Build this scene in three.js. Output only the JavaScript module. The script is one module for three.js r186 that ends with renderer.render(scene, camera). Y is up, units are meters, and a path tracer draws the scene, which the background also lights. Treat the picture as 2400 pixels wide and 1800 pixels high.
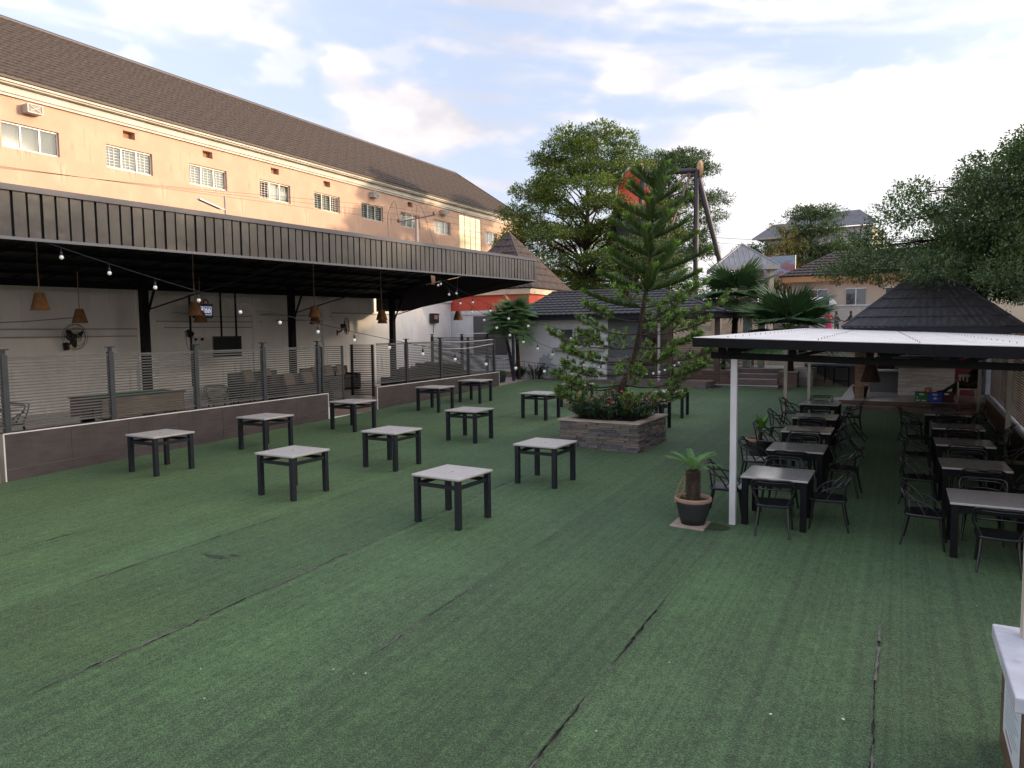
import * as THREE from 'three';
import { mergeGeometries } from 'three/addons/utils/BufferGeometryUtils.js';
import { RoundedBoxGeometry } from 'three/addons/geometries/RoundedBoxGeometry.js';
import { MarchingCubes } from 'three/addons/objects/MarchingCubes.js';

// ---------------------------------------------------------------- camera, sky, sun, exposure
const scene = new THREE.Scene();
const camera = new THREE.PerspectiveCamera(56.25, 4 / 3, 0.1, 3000);
{
  const R = Math.PI / 180, yaw = 28.36 * R, pit = 4.29 * R, roll = -0.6 * R;
  const fw = new THREE.Vector3(-Math.sin(yaw) * Math.cos(pit), -Math.sin(pit), -Math.cos(yaw) * Math.cos(pit));
  const r0 = new THREE.Vector3(Math.cos(yaw), 0, -Math.sin(yaw)), u0 = new THREE.Vector3().crossVectors(r0, fw);
  const rt = r0.clone().multiplyScalar(Math.cos(roll)).addScaledVector(u0, Math.sin(roll));
  const up = u0.clone().multiplyScalar(Math.cos(roll)).addScaledVector(r0, -Math.sin(roll));
  camera.quaternion.setFromRotationMatrix(new THREE.Matrix4().makeBasis(rt, up, fw.clone().negate()));
  camera.position.set(0, 3.26, 0);
}
scene.add(camera);
const renderer = new THREE.WebGLRenderer({ antialias: true });
renderer.toneMapping = THREE.LinearToneMapping;
renderer.toneMappingExposure = 2.6;
renderer.shadowMap.enabled = true;

const SUN_AZ = 63, SUN_EL = 11;                         // azimuth in degrees from -Z towards +X
const sunDir = new THREE.Vector3(Math.sin(SUN_AZ * Math.PI / 180) * Math.cos(SUN_EL * Math.PI / 180), Math.sin(SUN_EL * Math.PI / 180), -Math.cos(SUN_AZ * Math.PI / 180) * Math.cos(SUN_EL * Math.PI / 180));
const sun = new THREE.DirectionalLight(new THREE.Color(1, 0.74, 0.48), 2.0);
sun.position.copy(sunDir).multiplyScalar(120).add(new THREE.Vector3(-10, 2, -25));
sun.target.position.set(-10, 2, -25);
sun.castShadow = true; sun.shadow.mapSize.set(4096, 4096); sun.shadow.radius = 2;
Object.assign(sun.shadow.camera, { left: -70, right: 70, top: 60, bottom: -60, near: 1, far: 400 });
scene.add(sun); scene.add(sun.target);

// ---------------------------------------------------------------- noise
function mulberry(a) { return () => { a |= 0; a = a + 0x6D2B79F5 | 0; let t = Math.imul(a ^ a >>> 15, 1 | a); t = t + Math.imul(t ^ t >>> 7, 61 | t) ^ t; return ((t ^ t >>> 14) >>> 0) / 4294967296; }; }
function hash(x, y, s) { let h = Math.imul(x, 374761393) + Math.imul(y, 668265263) + Math.imul(s, 1274126177) | 0; h = Math.imul(h ^ h >>> 13, 1274126177); return ((h ^ h >>> 16) >>> 0) / 4294967296; }
function vnoise(x, y, s = 0, px = 0, py = px) {           // value noise, periodic if px > 0
  const xi = Math.floor(x), yi = Math.floor(y), fx = x - xi, fy = y - yi, u = fx * fx * (3 - 2 * fx), v = fy * fy * (3 - 2 * fy);
  const w = (a, p) => p ? ((a % p) + p) % p : a;
  const a = hash(w(xi, px), w(yi, py), s), b = hash(w(xi + 1, px), w(yi, py), s), c = hash(w(xi, px), w(yi + 1, py), s), d = hash(w(xi + 1, px), w(yi + 1, py), s);
  return a + (b - a) * u + (c - a) * v + (a - b - c + d) * u * v;
}
function fbm(x, y, o = 5, s = 0, p = 0) { let t = 0, a = 0.5, n = 0; for (let i = 0; i < o; i++) { t += a * vnoise(x, y, s + i, p); n += a; x *= 2; y *= 2; if (p) p *= 2; a *= 0.5; } return t / n; }
const clamp = (x, a, b) => Math.min(b, Math.max(a, x)), lerp = (a, b, t) => a + (b - a) * t;
const sstep = (a, b, x) => { const t = clamp((x - a) / (b - a), 0, 1); return t * t * (3 - 2 * t); };

// ---------------------------------------------------------------- sky (air and clouds), brightened out of view to fill the shade
function vnoise3(x, y, z, s) {
  const xi = Math.floor(x), yi = Math.floor(y), zi = Math.floor(z), fx = x - xi, fy = y - yi, fz = z - zi, u = fx * fx * (3 - 2 * fx), v = fy * fy * (3 - 2 * fy), w = fz * fz * (3 - 2 * fz);
  const h = (a, b, c) => hash(xi + a, (yi + b) * 57 + (zi + c) * 4129, s);
  const p = (c) => { const a = h(0, 0, c), b = h(1, 0, c), d = h(0, 1, c), e = h(1, 1, c); return a + (b - a) * u + (d - a) * v + (a - b - d + e) * u * v; };
  const a = p(0), b = p(1); return a + (b - a) * w;
}
function fbm3(x, y, z, o, s) { let t = 0, a = .5, n = 0; for (let i = 0; i < o; i++) { t += a * vnoise3(x, y, z, s + i); n += a; x *= 2.03; y *= 2.03; z *= 2.03; a *= .52; } return t / n; }
{
  const W = 3072, H = 1536, data = new Float32Array(W * H * 4);
  // cloud banks: azimuth, elevation, half sizes (degrees), amount, edge hardness
  const banks = [[-51, 23.5, 7.5, 3.6, .85, .15], [-36.4, 15.6, 4.2, 2.6, 1.1, .75], [-40.8, 18.6, 1.6, 1.7, .9, .75], [-18, 25, 6, 2.3, .8, .65], [-26, 21.5, 5, 2.4, .42, .4], [-18.3, 18.6, 3, 1.3, .95, .7], [-14.5, 17.3, 2, .8, .7, .7], [4, 22.0, 7, 1.5, 1.0, .7], [10, 27, 6, 2.5, .85, .6], [-9, 13.4, 8, 2.3, 1.1, .4], [6, 11.8, 9, 4.6, 1.25, .3], [-2, 7, 16, 5, 1.2, .1], [-64, 27, 4, 4, .9, .4], [-29, 15.6, 6, 1.5, .55, .4], [-12, 9, 9, 4, .7, .2], [-44, 11, 9, 3, .3, .2]];
  for (let j = 0; j < H; j++) {
    const th = ((j + 0.5) / H - 0.5) * Math.PI, sy = Math.sin(th), cy = Math.cos(th), el = th * 180 / Math.PI;
    for (let i = 0; i < W; i++) {
      const ph = ((i + 0.5) / W - 0.5) * 2 * Math.PI, x = cy * Math.cos(ph), z = cy * Math.sin(ph), k = (j * W + i) * 4;
      if (sy < -.12) { data[k] = .16; data[k + 1] = .15; data[k + 2] = .13; data[k + 3] = 1; continue; }
      const az = Math.atan2(x, -z) * 180 / Math.PI, e = Math.max(sy, 0), cs = x * sunDir.x + sy * sunDir.y + z * sunDir.z;
      const glow = Math.pow(clamp((cs + 1) / 2, 0, 1), 8), near = Math.pow(clamp(cs, 0, 1), 9), haze = Math.exp(-e * 5.0), antiFill = clamp(-cs, 0, 1);
      let r = lerp(.212, .375, haze) + antiFill * .14, g = lerp(.262, .40, haze) + antiFill * .14, b = lerp(.365, .445, haze) + antiFill * .13;  // extra brightness opposite the sun, added as fill for the shade
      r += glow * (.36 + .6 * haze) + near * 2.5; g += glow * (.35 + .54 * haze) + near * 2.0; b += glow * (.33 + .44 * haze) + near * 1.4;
      const view = clamp(Math.max(Math.abs(az + 28.4) - 46, 0) / 20 + Math.max(el - 31, 0) / 12, 0, 1), oc = view < 1 ? 6 : 4;
      const f1 = fbm3(x * 3.2 + 5, sy * 7 + 2, z * 3.2, oc - 1, 11), f2 = fbm3(x * 15, sy * 32, z * 15, oc, 31);
      let m = 0, hd = .3, mw = .001;
      if (view < 1) for (const [a, el0, sa, se, am, hh] of banks) { const d2 = ((az - a) / sa) ** 2 + ((el - el0) / se) ** 2; if (d2 < 9) { const q = am * Math.exp(-d2 * .9); m += q; hd += hh * q; mw += q; } }
      hd = mw > .01 ? clamp(hd / (mw + .3), 0, 1) : .3;
      const general = sstep(.46, .66, f1); m = lerp(Math.min(m, 1.25), general * 1.1, view) + general * .10;
      const v = m * (.35 + 1.0 * f2) + (f2 - .5) * .35 * m + (f1 - .5) * .4 * m;
      const ci = fbm3(x * 5 + sy * 3, sy * 46 + x * 6, z * 5, oc, 71), wisp = (sstep(.46, .74, ci) * .55 + sstep(.5, .7, f2) * sstep(.42, .6, f1) * .35) * (1 - .6 * view);
      let dens = Math.max(sstep(lerp(.12, .30, hd), lerp(.85, .62, hd), v) * .93, 0); dens = 1 - (1 - dens) * (1 - wisp); if (el < 1) dens *= clamp(el, 0, 1);
      const shade = sstep(.34, .66, f2 + (f1 - .5) * .3);
      const q = lerp(lerp(.63, .88, sstep(-36, -4, az)), 1.0, sstep(26, 60, el)), cr = lerp(.46, .61, shade) * q + antiFill * .55 + glow * .85 + near * 1.3, cg = lerp(.445, .565, shade) * q + antiFill * .51 + glow * .8 + near * 1.1, cb = lerp(.475, .565, shade) * q + antiFill * .47 + glow * .74 + near * .8;  // clouds overhead and opposite the sun raised for fill light
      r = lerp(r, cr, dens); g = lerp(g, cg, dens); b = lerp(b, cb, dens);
      if (sy < 0) { const t = sstep(0, -.12, sy); r = lerp(r, .16, t); g = lerp(g, .15, t); b = lerp(b, .13, t); }
      data[k] = r; data[k + 1] = g; data[k + 2] = b; data[k + 3] = 1;
    }
  }
  const t = new THREE.DataTexture(data, W, H, THREE.RGBAFormat, THREE.FloatType);
  t.mapping = THREE.EquirectangularReflectionMapping; t.magFilter = t.minFilter = THREE.LinearFilter; t.needsUpdate = true;
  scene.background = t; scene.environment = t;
}

// ---------------------------------------------------------------- textures and materials
const aniso = 8;
function tex(size, fn, srgb = true) {
  const d = new Uint8Array(size * size * 4);
  for (let y = 0; y < size; y++) for (let x = 0; x < size; x++) { const c = fn(x / size, y / size, x, y), k = (y * size + x) * 4; d[k] = clamp(c[0], 0, 1) * 255; d[k + 1] = clamp(c[1], 0, 1) * 255; d[k + 2] = clamp(c[2], 0, 1) * 255; d[k + 3] = 255; }
  const t = new THREE.DataTexture(d, size, size, THREE.RGBAFormat);
  t.wrapS = t.wrapT = THREE.RepeatWrapping; t.magFilter = THREE.LinearFilter; t.minFilter = THREE.LinearMipmapLinearFilter; t.generateMipmaps = true; t.anisotropy = aniso;
  if (srgb) t.colorSpace = THREE.SRGBColorSpace; t.needsUpdate = true; return t;
}
const rep = (t, u, v = u) => { const c = t.clone(); c.repeat.set(u, v); c.needsUpdate = true; return c; };
const L = (r, g, b) => new THREE.Color().setRGB(r, g, b);
const grey = f => [f, f, f];
// colour maps are drawn around mid values and tinted by material.color
const mottle = tex(512, (u, v) => { const f = .80 + .20 * fbm(u * 8, v * 8, 5, 3, 8) - .10 * sstep(.62, .8, fbm(u * 5, v * 5, 4, 17, 5)) + .06 * (hash(u * 512 | 0, v * 512 | 0, 5) - .5); return grey(f); });
const grainTex = tex(512, (u, v, x, y) => grey(.5 + .35 * (hash(x, y, 1) - .5) + .5 * (vnoise(u * 128, v * 128, 2, 128) - .5)), false);
const streak = tex(512, (u, v) => { const s = fbm(u * 48, v * 3, 4, 9, 0), m = fbm(u * 6, v * 6, 4, 21, 6); let f = .86 + .14 * m; f -= .22 * sstep(.60, .85, s) * sstep(.35, .7, m); return [f, f * .985, f * .96]; });
function M(color, roughness = .8, o = {}) { return new THREE.MeshStandardMaterial({ color: color.isColor ? color : L(...color), roughness, ...o }); }
function MP(color, roughness = .8, o = {}) { return new THREE.MeshPhysicalMaterial({ color: color.isColor ? color : L(...color), roughness, ...o }); }

const turfTex = tex(1024, (u, v, x, y) => {
  const blade = hash(x, y, 41), b2 = vnoise(u * 340, v * 512, 6, 340, 512), cl = fbm(u * 40, v * 40, 3, 8, 40), big = fbm(u * 4, v * 4, 4, 12, 4), stripe = vnoise(u * 96, 0.5, 4, 96, 4);
  let f = .325 + .24 * (blade - .5) + .30 * (b2 - .5) + .09 * (cl - .5) + .05 * (big - .5) + .09 * (stripe - .5);
  const dry = sstep(.955, .995, hash(x >> 1, y >> 1, 77));
  const r = f * .735 + dry * .12, g = f * 1.0 + dry * .09, b = f * .62 + dry * .05;
  return [r, g, b];
});
const turfBump = tex(1024, (u, v, x, y) => grey(.5 + .5 * (vnoise(u * 300, v * 420, 6, 300, 420) - .5) + .4 * (hash(x, y, 41) - .5)), false);
const graniteTex = tex(512, (u, v, x, y) => { const h = hash(x, y, 3), n = vnoise(u * 170, v * 170, 5, 170), m = fbm(u * 6, v * 6, 3, 3, 6); let f = .78 + .16 * (n - .5) + .08 * (m - .5); if (h > .90) f -= .34; else if (h < .12) f += .10; const w = n > .7 ? .02 : 0; return [f + w, f * .985, f * .975 - w]; });
const roofGrain = tex(256, (u, v, x, y) => grey(.82 + .26 * (hash(x, y, 8) - .5) + .3 * (fbm(u * 6, v * 6, 4, 5, 6) - .5)));
const tileDark = tex(512, (u, v) => { const f = .84 + .22 * (fbm(u * 5, v * 10, 5, 61, 0) - .5) + .10 * (vnoise(u * 3, v * 80, 4, 3, 80) - .5); return [f, f * .97, f * .96]; });
const barkTex = tex(256, (u, v, x, y) => { const f = .55 + .6 * (fbm(u * 10, v * 4, 5, 7, 0) - .5) + .2 * (vnoise(u * 4, v * 40, 3, 4, 40) - .5); return [f, f * .93, f * .86]; });
const wickerTex = tex(256, (u, v, x, y) => { const a = Math.sin(u * Math.PI * 64), b = Math.sin(v * Math.PI * 64); const f = .62 + .22 * (a * b) + .25 * (vnoise(u * 40, v * 6, 2, 40, 6) - .5); return [f, f * .93, f * .85]; });
const woodTile = tex(512, (u, v) => { const f = .72 + .4 * (fbm(u * 4, v * 60, 4, 91, 0) - .5) + .2 * (fbm(u * 3, v * 3, 3, 92, 3) - .5); return [f, f * .95, f * .92]; });
const dentTex = tex(512, (u, v) => grey(fbm(u * 6, v * 6, 4, 19, 6)), false);

const MAT = {
  turf: MP([1, 1, 1], .82, { map: turfTex, bumpMap: turfBump, bumpScale: .008, vertexColors: true, sheen: .7, sheenRoughness: .4, sheenColor: L(.26, .40, .28) }),
  dirt: M([.055, .05, .042], .95, { map: rep(mottle, .5) }),
  earth: M([.15, .12, .085], .95, { map: rep(mottle, .2) }),
  paving: M([.34, .31, .28], .9, { map: rep(mottle, .3) }),
  peach: M([.63, .425, .33], .88, { map: rep(streak, .22, .22), bumpMap: rep(grainTex, 1.5), bumpScale: .004 }),
  cornice: M([.70, .65, .57], .7, { map: rep(mottle, .3) }),
  roofBrown: M([.105, .078, .066], .82, { map: rep(roofGrain, 1.2) }),
  roofBlack: M([.062, .060, .068], .62, { map: rep(roofGrain, 1.2) }),
  roofGrey: M([.30, .30, .33], .5, { metalness: .3, map: rep(mottle, .4) }),
  roofUmber: M([.105, .078, .072], .75, { map: rep(roofGrain, 1.2) }),
  fascia: M([.088, .083, .083], .4, { metalness: .5, map: rep(streak, .5, .35), bumpMap: rep(dentTex, .4), bumpScale: .012 }),
  steelDark: MP([.024, .026, .031], .6, { specularIntensity: .35, map: rep(mottle, .8) }),
  steelBlack: MP([.009, .009, .011], .7, { specularIntensity: .3, map: rep(mottle, .8) }),
  slat: M([.17, .175, .185], .42, { metalness: .35, map: rep(streak, .6, 2) }),
  postGrey: M([.062, .066, .076], .5, { metalness: .2, map: rep(mottle, .9) }),
  plum: M([.100, .083, .085], .42, { map: rep(tileDark, .8) }),
  trim: M([.72, .68, .66], .5), grout: M([.33, .27, .21], .9),
  wallWhite: M([.86, .83, .80], .9, { map: rep(streak, .25, .18), bumpMap: rep(grainTex, 1), bumpScale: .003 }),
  wallLilac: M([.80, .80, .84], .88, { map: rep(streak, .3, .22), bumpMap: rep(grainTex, 1), bumpScale: .003 }),
  red: M([.66, .10, .06], .75, { map: rep(streak, .35, .3) }),
  cream: M([.70, .58, .44], .8, { map: rep(mottle, .4) }),
  white: M([.78, .78, .80], .55, { map: rep(mottle, .7) }),
  granite: M([.92, .90, .90], .28, { map: rep(graniteTex, 2.2) }),
  graniteGloss: MP([.80, .78, .77], .14, { map: rep(graniteTex, 2.2), clearcoat: .6, clearcoatRoughness: .1 }),
  graniteEdge: M([.62, .56, .50], .5, { map: rep(graniteTex, 2.2) }),
  plastic: M([.013, .013, .015], .26),
  rubber: M([.02, .02, .022], .6),
  terracotta: M([.42, .20, .13], .8, { map: rep(mottle, 2) }),
  wicker: M([.62, .32, .13], .75, { map: rep(wickerTex, 1), bumpMap: rep(wickerTex, 1), bumpScale: .006 }),
  wickerDark: M([.115, .066, .04], .8, { map: rep(wickerTex, 1), bumpMap: rep(wickerTex, 1), bumpScale: .006 }),
  bark: M([.15, .115, .085], .95, { map: rep(barkTex, 1), bumpMap: rep(barkTex, 1), bumpScale: .02 }),
  brownTile: M([.27, .165, .125], .45, { map: rep(woodTile, 1.2) }),
  brownTile2: M([.33, .20, .15], .45, { map: rep(woodTile, 1.2) }),
  brownTile3: M([.22, .14, .11], .45, { map: rep(woodTile, 1.2) }),
  floorTile: M([.56, .52, .50], .3, { map: rep(tileDark, .6) }),
  stepTile: M([.24, .175, .16], .4, { map: rep(tileDark, .6) }),
  greyWall: M([.13, .135, .15], .8, { map: rep(streak, .4) }),
  slatCream: M([.56, .47, .36], .6, { map: rep(woodTile, 1) }),
  timber: M([.52, .36, .26], .7, { map: rep(woodTile, 1.5) }),
  capWhite: M([.62, .62, .70], .6, { map: rep(mottle, .8) }),
  bulb: M([.86, .84, .78], .25), cable: M([.012, .012, .014], .6),
  rust: M([.20, .085, .05], .9),
  glassDark: MP([.05, .055, .06], .05, { clearcoat: 1, clearcoatRoughness: .03 }),
  screen: MP([.008, .009, .012], .12, { clearcoat: 1, clearcoatRoughness: .05 }),
  pane: MP([.92, .95, .95], .03, { transmission: 1, thickness: 0, ior: 1.5, specularIntensity: .7 }),
  alu: M([.66, .64, .60], .4, { metalness: .4 }),
  soil: M([.07, .05, .035], .95),
};

// ---------------------------------------------------------------- helpers
const toNI = THREE.BufferGeometry.prototype.toNonIndexed; THREE.BufferGeometry.prototype.toNonIndexed = function () { return this.index ? toNI.call(this) : this; };
const used = {};
function numbered(n) { if (!(n in used)) { used[n] = 0; return n; } used[n]++; return n + '_' + String(used[n]).padStart(3, '0'); }
function shadowed(o) { o.traverse(m => { if (m.isMesh) { m.castShadow = true; m.receiveShadow = true; } }); return o; }
function thing(name, label, category, p = [0, 0, 0], ry = 0, group) {
  const o = new THREE.Group(); o.name = numbered(name); o.position.set(...p); o.rotation.y = ry; o.userData = { label, category }; if (group) o.userData.group = group; scene.add(o); return o;
}
function obj(name, g, m, parent) {
  const list = Array.isArray(g) ? g : [g]; const geo = list.length > 1 ? mergeGeometries(list.map(q => q.index ? q.toNonIndexed() : q)) : list[0];
  const o = new THREE.Mesh(geo, m); o.name = parent ? name : numbered(name); o.castShadow = o.receiveShadow = true; (parent ?? scene).add(o); return o;
}
function tag(o, label, category, group) { o.userData.label = label; o.userData.category = category; if (group) o.userData.group = group; return o; }
function struct(name, g, m) { const o = obj(name, g, m); o.userData.kind = 'structure'; return o; }
function stuff(o) { o.userData.kind = 'stuff'; return o; }
function copyOf(o, p, ry, label) { const c = o.clone(); c.name = numbered(o.name.replace(/_\d\d\d$/, '')); c.userData = { ...o.userData, label }; c.position.set(...p); c.rotation.set(0, ry, 0); scene.add(c); return c; }
function muv(g, s = 1) {                                  // uv in metres from the dominant axis of each face
  const n0 = g.index ? g.toNonIndexed() : g; const p = n0.attributes.position, uv = new Float32Array(p.count * 2), a = new THREE.Vector3(), b = new THREE.Vector3(), c = new THREE.Vector3();
  for (let i = 0; i < p.count; i += 3) {
    a.fromBufferAttribute(p, i); b.fromBufferAttribute(p, i + 1); c.fromBufferAttribute(p, i + 2);
    const n = b.clone().sub(a).cross(c.clone().sub(a)), ax = Math.abs(n.x), ay = Math.abs(n.y), az = Math.abs(n.z);
    [a, b, c].forEach((q, k) => { const [u, v] = ay >= ax && ay >= az ? [q.x, q.z] : ax >= az ? [q.z, q.y] : [q.x, q.y]; uv[(i + k) * 2] = u * s; uv[(i + k) * 2 + 1] = v * s; });
  }
  n0.setAttribute('uv', new THREE.BufferAttribute(uv, 2)); return n0;
}
function bx(w, h, d, x = 0, y = 0, z = 0, ry = 0) { const g = new THREE.BoxGeometry(w, h, d); if (ry) g.rotateY(ry); g.translate(x, y, z); return muv(g); }
function b2(x0, x1, y0, y1, z0, z1) { return bx(Math.abs(x1 - x0), Math.abs(y1 - y0), Math.abs(z1 - z0), (x0 + x1) / 2, (y0 + y1) / 2, (z0 + z1) / 2); }
function rbx(w, h, d, r, x = 0, y = 0, z = 0) { return muv(new RoundedBoxGeometry(w, h, d, 2, r).translate(x, y, z)); }
const V = (x, y, z) => new THREE.Vector3(x, y, z);
function bar(a, b, w, h = w) {                            // square bar from a to b
  const A = Array.isArray(a) ? V(...a) : a, B = Array.isArray(b) ? V(...b) : b, d = B.clone().sub(A), l = d.length();
  const g = muv(new THREE.BoxGeometry(w, h, l)); const m = new THREE.Matrix4().lookAt(A, B, Math.abs(d.y) > .99 * l ? V(0, 0, 1) : V(0, 1, 0)); g.applyMatrix4(m); const c = A.add(B).multiplyScalar(.5); g.translate(c.x, c.y, c.z); return g;
}
function rod(a, b, r0, r1 = r0, seg = 8) {
  const A = Array.isArray(a) ? V(...a) : a.clone(), B = Array.isArray(b) ? V(...b) : b.clone(), d = B.clone().sub(A), l = d.length();
  const g = new THREE.CylinderGeometry(r1, r0, l, seg, 1); g.applyQuaternion(new THREE.Quaternion().setFromUnitVectors(V(0, 1, 0), d.normalize())); const c = A.add(B).multiplyScalar(.5); g.translate(c.x, c.y, c.z); return g.toNonIndexed();
}
function tube(pts, r, seg = 24, rad = 6, closed = false) { return new THREE.TubeGeometry(new THREE.CatmullRomCurve3(pts.map(p => Array.isArray(p) ? V(...p) : p), closed), seg, r, rad, closed).toNonIndexed(); }
function taper(pts, r0, r1, seg = 16, rad = 8) {          // tube with a taper
  const c = new THREE.CatmullRomCurve3(pts.map(p => Array.isArray(p) ? V(...p) : p)); const g = new THREE.TubeGeometry(c, seg, 1, rad, false), p = g.attributes.position;
  for (let i = 0; i <= seg; i++) { const q = c.getPointAt(i / seg), r = lerp(r0, r1, i / seg); for (let j = 0; j <= rad; j++) { const k = i * (rad + 1) + j; p.setXYZ(k, q.x + (p.getX(k) - q.x) * r, q.y + (p.getY(k) - q.y) * r, q.z + (p.getZ(k) - q.z) * r); } }
  g.computeVertexNormals(); return g.toNonIndexed();
}
function quad(a, b, c, d) { const g = new THREE.BufferGeometry(); g.setAttribute('position', new THREE.Float32BufferAttribute([...a, ...b, ...c, ...a, ...c, ...d], 3)); g.computeVertexNormals(); return muv(g); }
function lathe(pts, seg = 24) { return new THREE.LatheGeometry(pts.map(p => new THREE.Vector2(...p)), seg).toNonIndexed(); }
function slab(a, b, c, d, t) {                            // a sheet with four corners (counter-clockwise from above) and thickness t downwards
  const dn = p => [p[0], p[1] - t, p[2]];
  return mergeGeometries([quad(a, b, c, d), quad(dn(d), dn(c), dn(b), dn(a)), quad(dn(a), dn(b), b, a), quad(dn(b), dn(c), c, b), quad(dn(c), dn(d), d, c), quad(dn(d), dn(a), a, d)]);
}
const GU = .022734, GV = -.029715;
const gr = (x, z) => GV * x - GU * z;                     // the yard falls gently to the right and rises away from the camera
// courses of interlocking roof tiles between an eave P0-P1 and a top edge Q0-Q1
function tileRoof(parent, P0, P1, Q0, Q1, rows, period, amp, lip, mat, name = 'tile_course') {
  P0 = V(...P0); P1 = V(...P1); Q0 = V(...Q0); Q1 = V(...Q1);
  const e = P1.clone().sub(P0).normalize(), up = Q0.clone().lerp(Q1, .5).sub(P0.clone().lerp(P1, .5)); up.addScaledVector(e, -up.dot(e)); const n = e.clone().cross(up).normalize(); if (n.y < 0) n.negate();
  const rand = mulberry(rows * 131 + Math.round(P0.x * 10));
  for (let r = 0; r < rows; r++) {
    const v0 = r / rows, v1 = Math.min(1, (r + 1.08) / rows), A = P0.clone().lerp(Q0, v0), B = P1.clone().lerp(Q1, v0), C = P0.clone().lerp(Q0, v1), D = P1.clone().lerp(Q1, v1);
    const s0 = A.clone().sub(P0).dot(e), s1 = B.clone().sub(P0).dot(e), t0 = C.clone().sub(P0).dot(e), t1 = D.clone().sub(P0).dot(e);
    const N = Math.max(4, Math.round((s1 - s0) / period * 4)), pos = [], uv = []; const ph = rand() * .05;
    const row = k => { const arr = []; for (let i = 0; i <= N; i++) { const f = i / N, sB = lerp(s0, s1, f), sT = lerp(t0, t1, f); const c = s => amp * (.5 + .5 * Math.cos((s / period + ph) * Math.PI * 2));
      arr.push(k === 2 ? P0.clone().addScaledVector(e, sT).addScaledVector(up, v1).addScaledVector(n, c(sT)) : P0.clone().addScaledVector(e, sB).addScaledVector(up, v0).addScaledVector(n, c(sB) + (k === 1 ? lip : -lip * .3))); } return arr; };
    const R = [row(0), row(1), row(2)], push = (p, v) => { pos.push(p.x, p.y, p.z); uv.push(p.clone().sub(P0).dot(e), v); };
    for (let k = 0; k < 2; k++) for (let i = 0; i < N; i++) { const a = R[k][i], b = R[k][i + 1], c = R[k + 1][i + 1], d = R[k + 1][i], va = k ? v0 * rows * .4 + .03 : v0 * rows * .4, vb = k ? v1 * rows * .4 : va + .03; push(a, va); push(b, va); push(c, vb); push(a, va); push(c, vb); push(d, vb); }
    const g = new THREE.BufferGeometry(); g.setAttribute('position', new THREE.Float32BufferAttribute(pos, 3)); g.setAttribute('uv', new THREE.Float32BufferAttribute(uv, 2)); g.computeVertexNormals();
    obj(name, g, mat, parent);
  }
}

// ================================================================ ground
{
  const line = (a, b, n) => Array.from({ length: n + 1 }, (_, i) => lerp(a, b, i / n));
  const xs = [...new Set([-900, -500, -300, -200, -140, -100, -75, -60, ...line(-50, 40, 60), 50, 65, 90, 130, 200, 320, 600, 900])].sort((a, b) => a - b);
  const zs = [...new Set([-1200, -800, -500, -350, -260, -200, -160, ...line(-130, -36, 24), -35, -34, -33, -32.2, -31.6, -31, ...line(-30, 12, 14), 20, 40, 80, 160, 320, 700])].sort((a, b) => a - b);
  const h = (x, z) => {
    let y = clamp(gr(clamp(x, -14.3, 12), clamp(z, -31, 12)), -.6, 1.3) - .03;
    if (x < -14.6) y = Math.min(y, .9);
    const up = sstep(-31.7, -32.6, z), far = 1.35 + clamp(-z - 32, 0, 14) * .10 + clamp(-z - 46, 0, 70) * .065;
    return lerp(y, far, up * (x > -3 && z > -36 && x < 14 ? sstep(-33.5, -36, z) : 1));
  };
  const g = new THREE.BufferGeometry(), pos = [], uv = [], idx = [];
  zs.forEach(z => xs.forEach(x => { pos.push(x, h(x, z), z); uv.push(x, z); }));
  for (let j = 0; j < zs.length - 1; j++) for (let i = 0; i < xs.length - 1; i++) { const a = j * xs.length + i, b = a + 1, c = a + xs.length, d = c + 1; idx.push(a, c, b, b, c, d); }
  g.setAttribute('position', new THREE.Float32BufferAttribute(pos, 3)); g.setAttribute('uv', new THREE.Float32BufferAttribute(uv, 2)); g.setIndex(idx); g.computeVertexNormals();
  struct('ground', g, MAT.earth);
}
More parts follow.
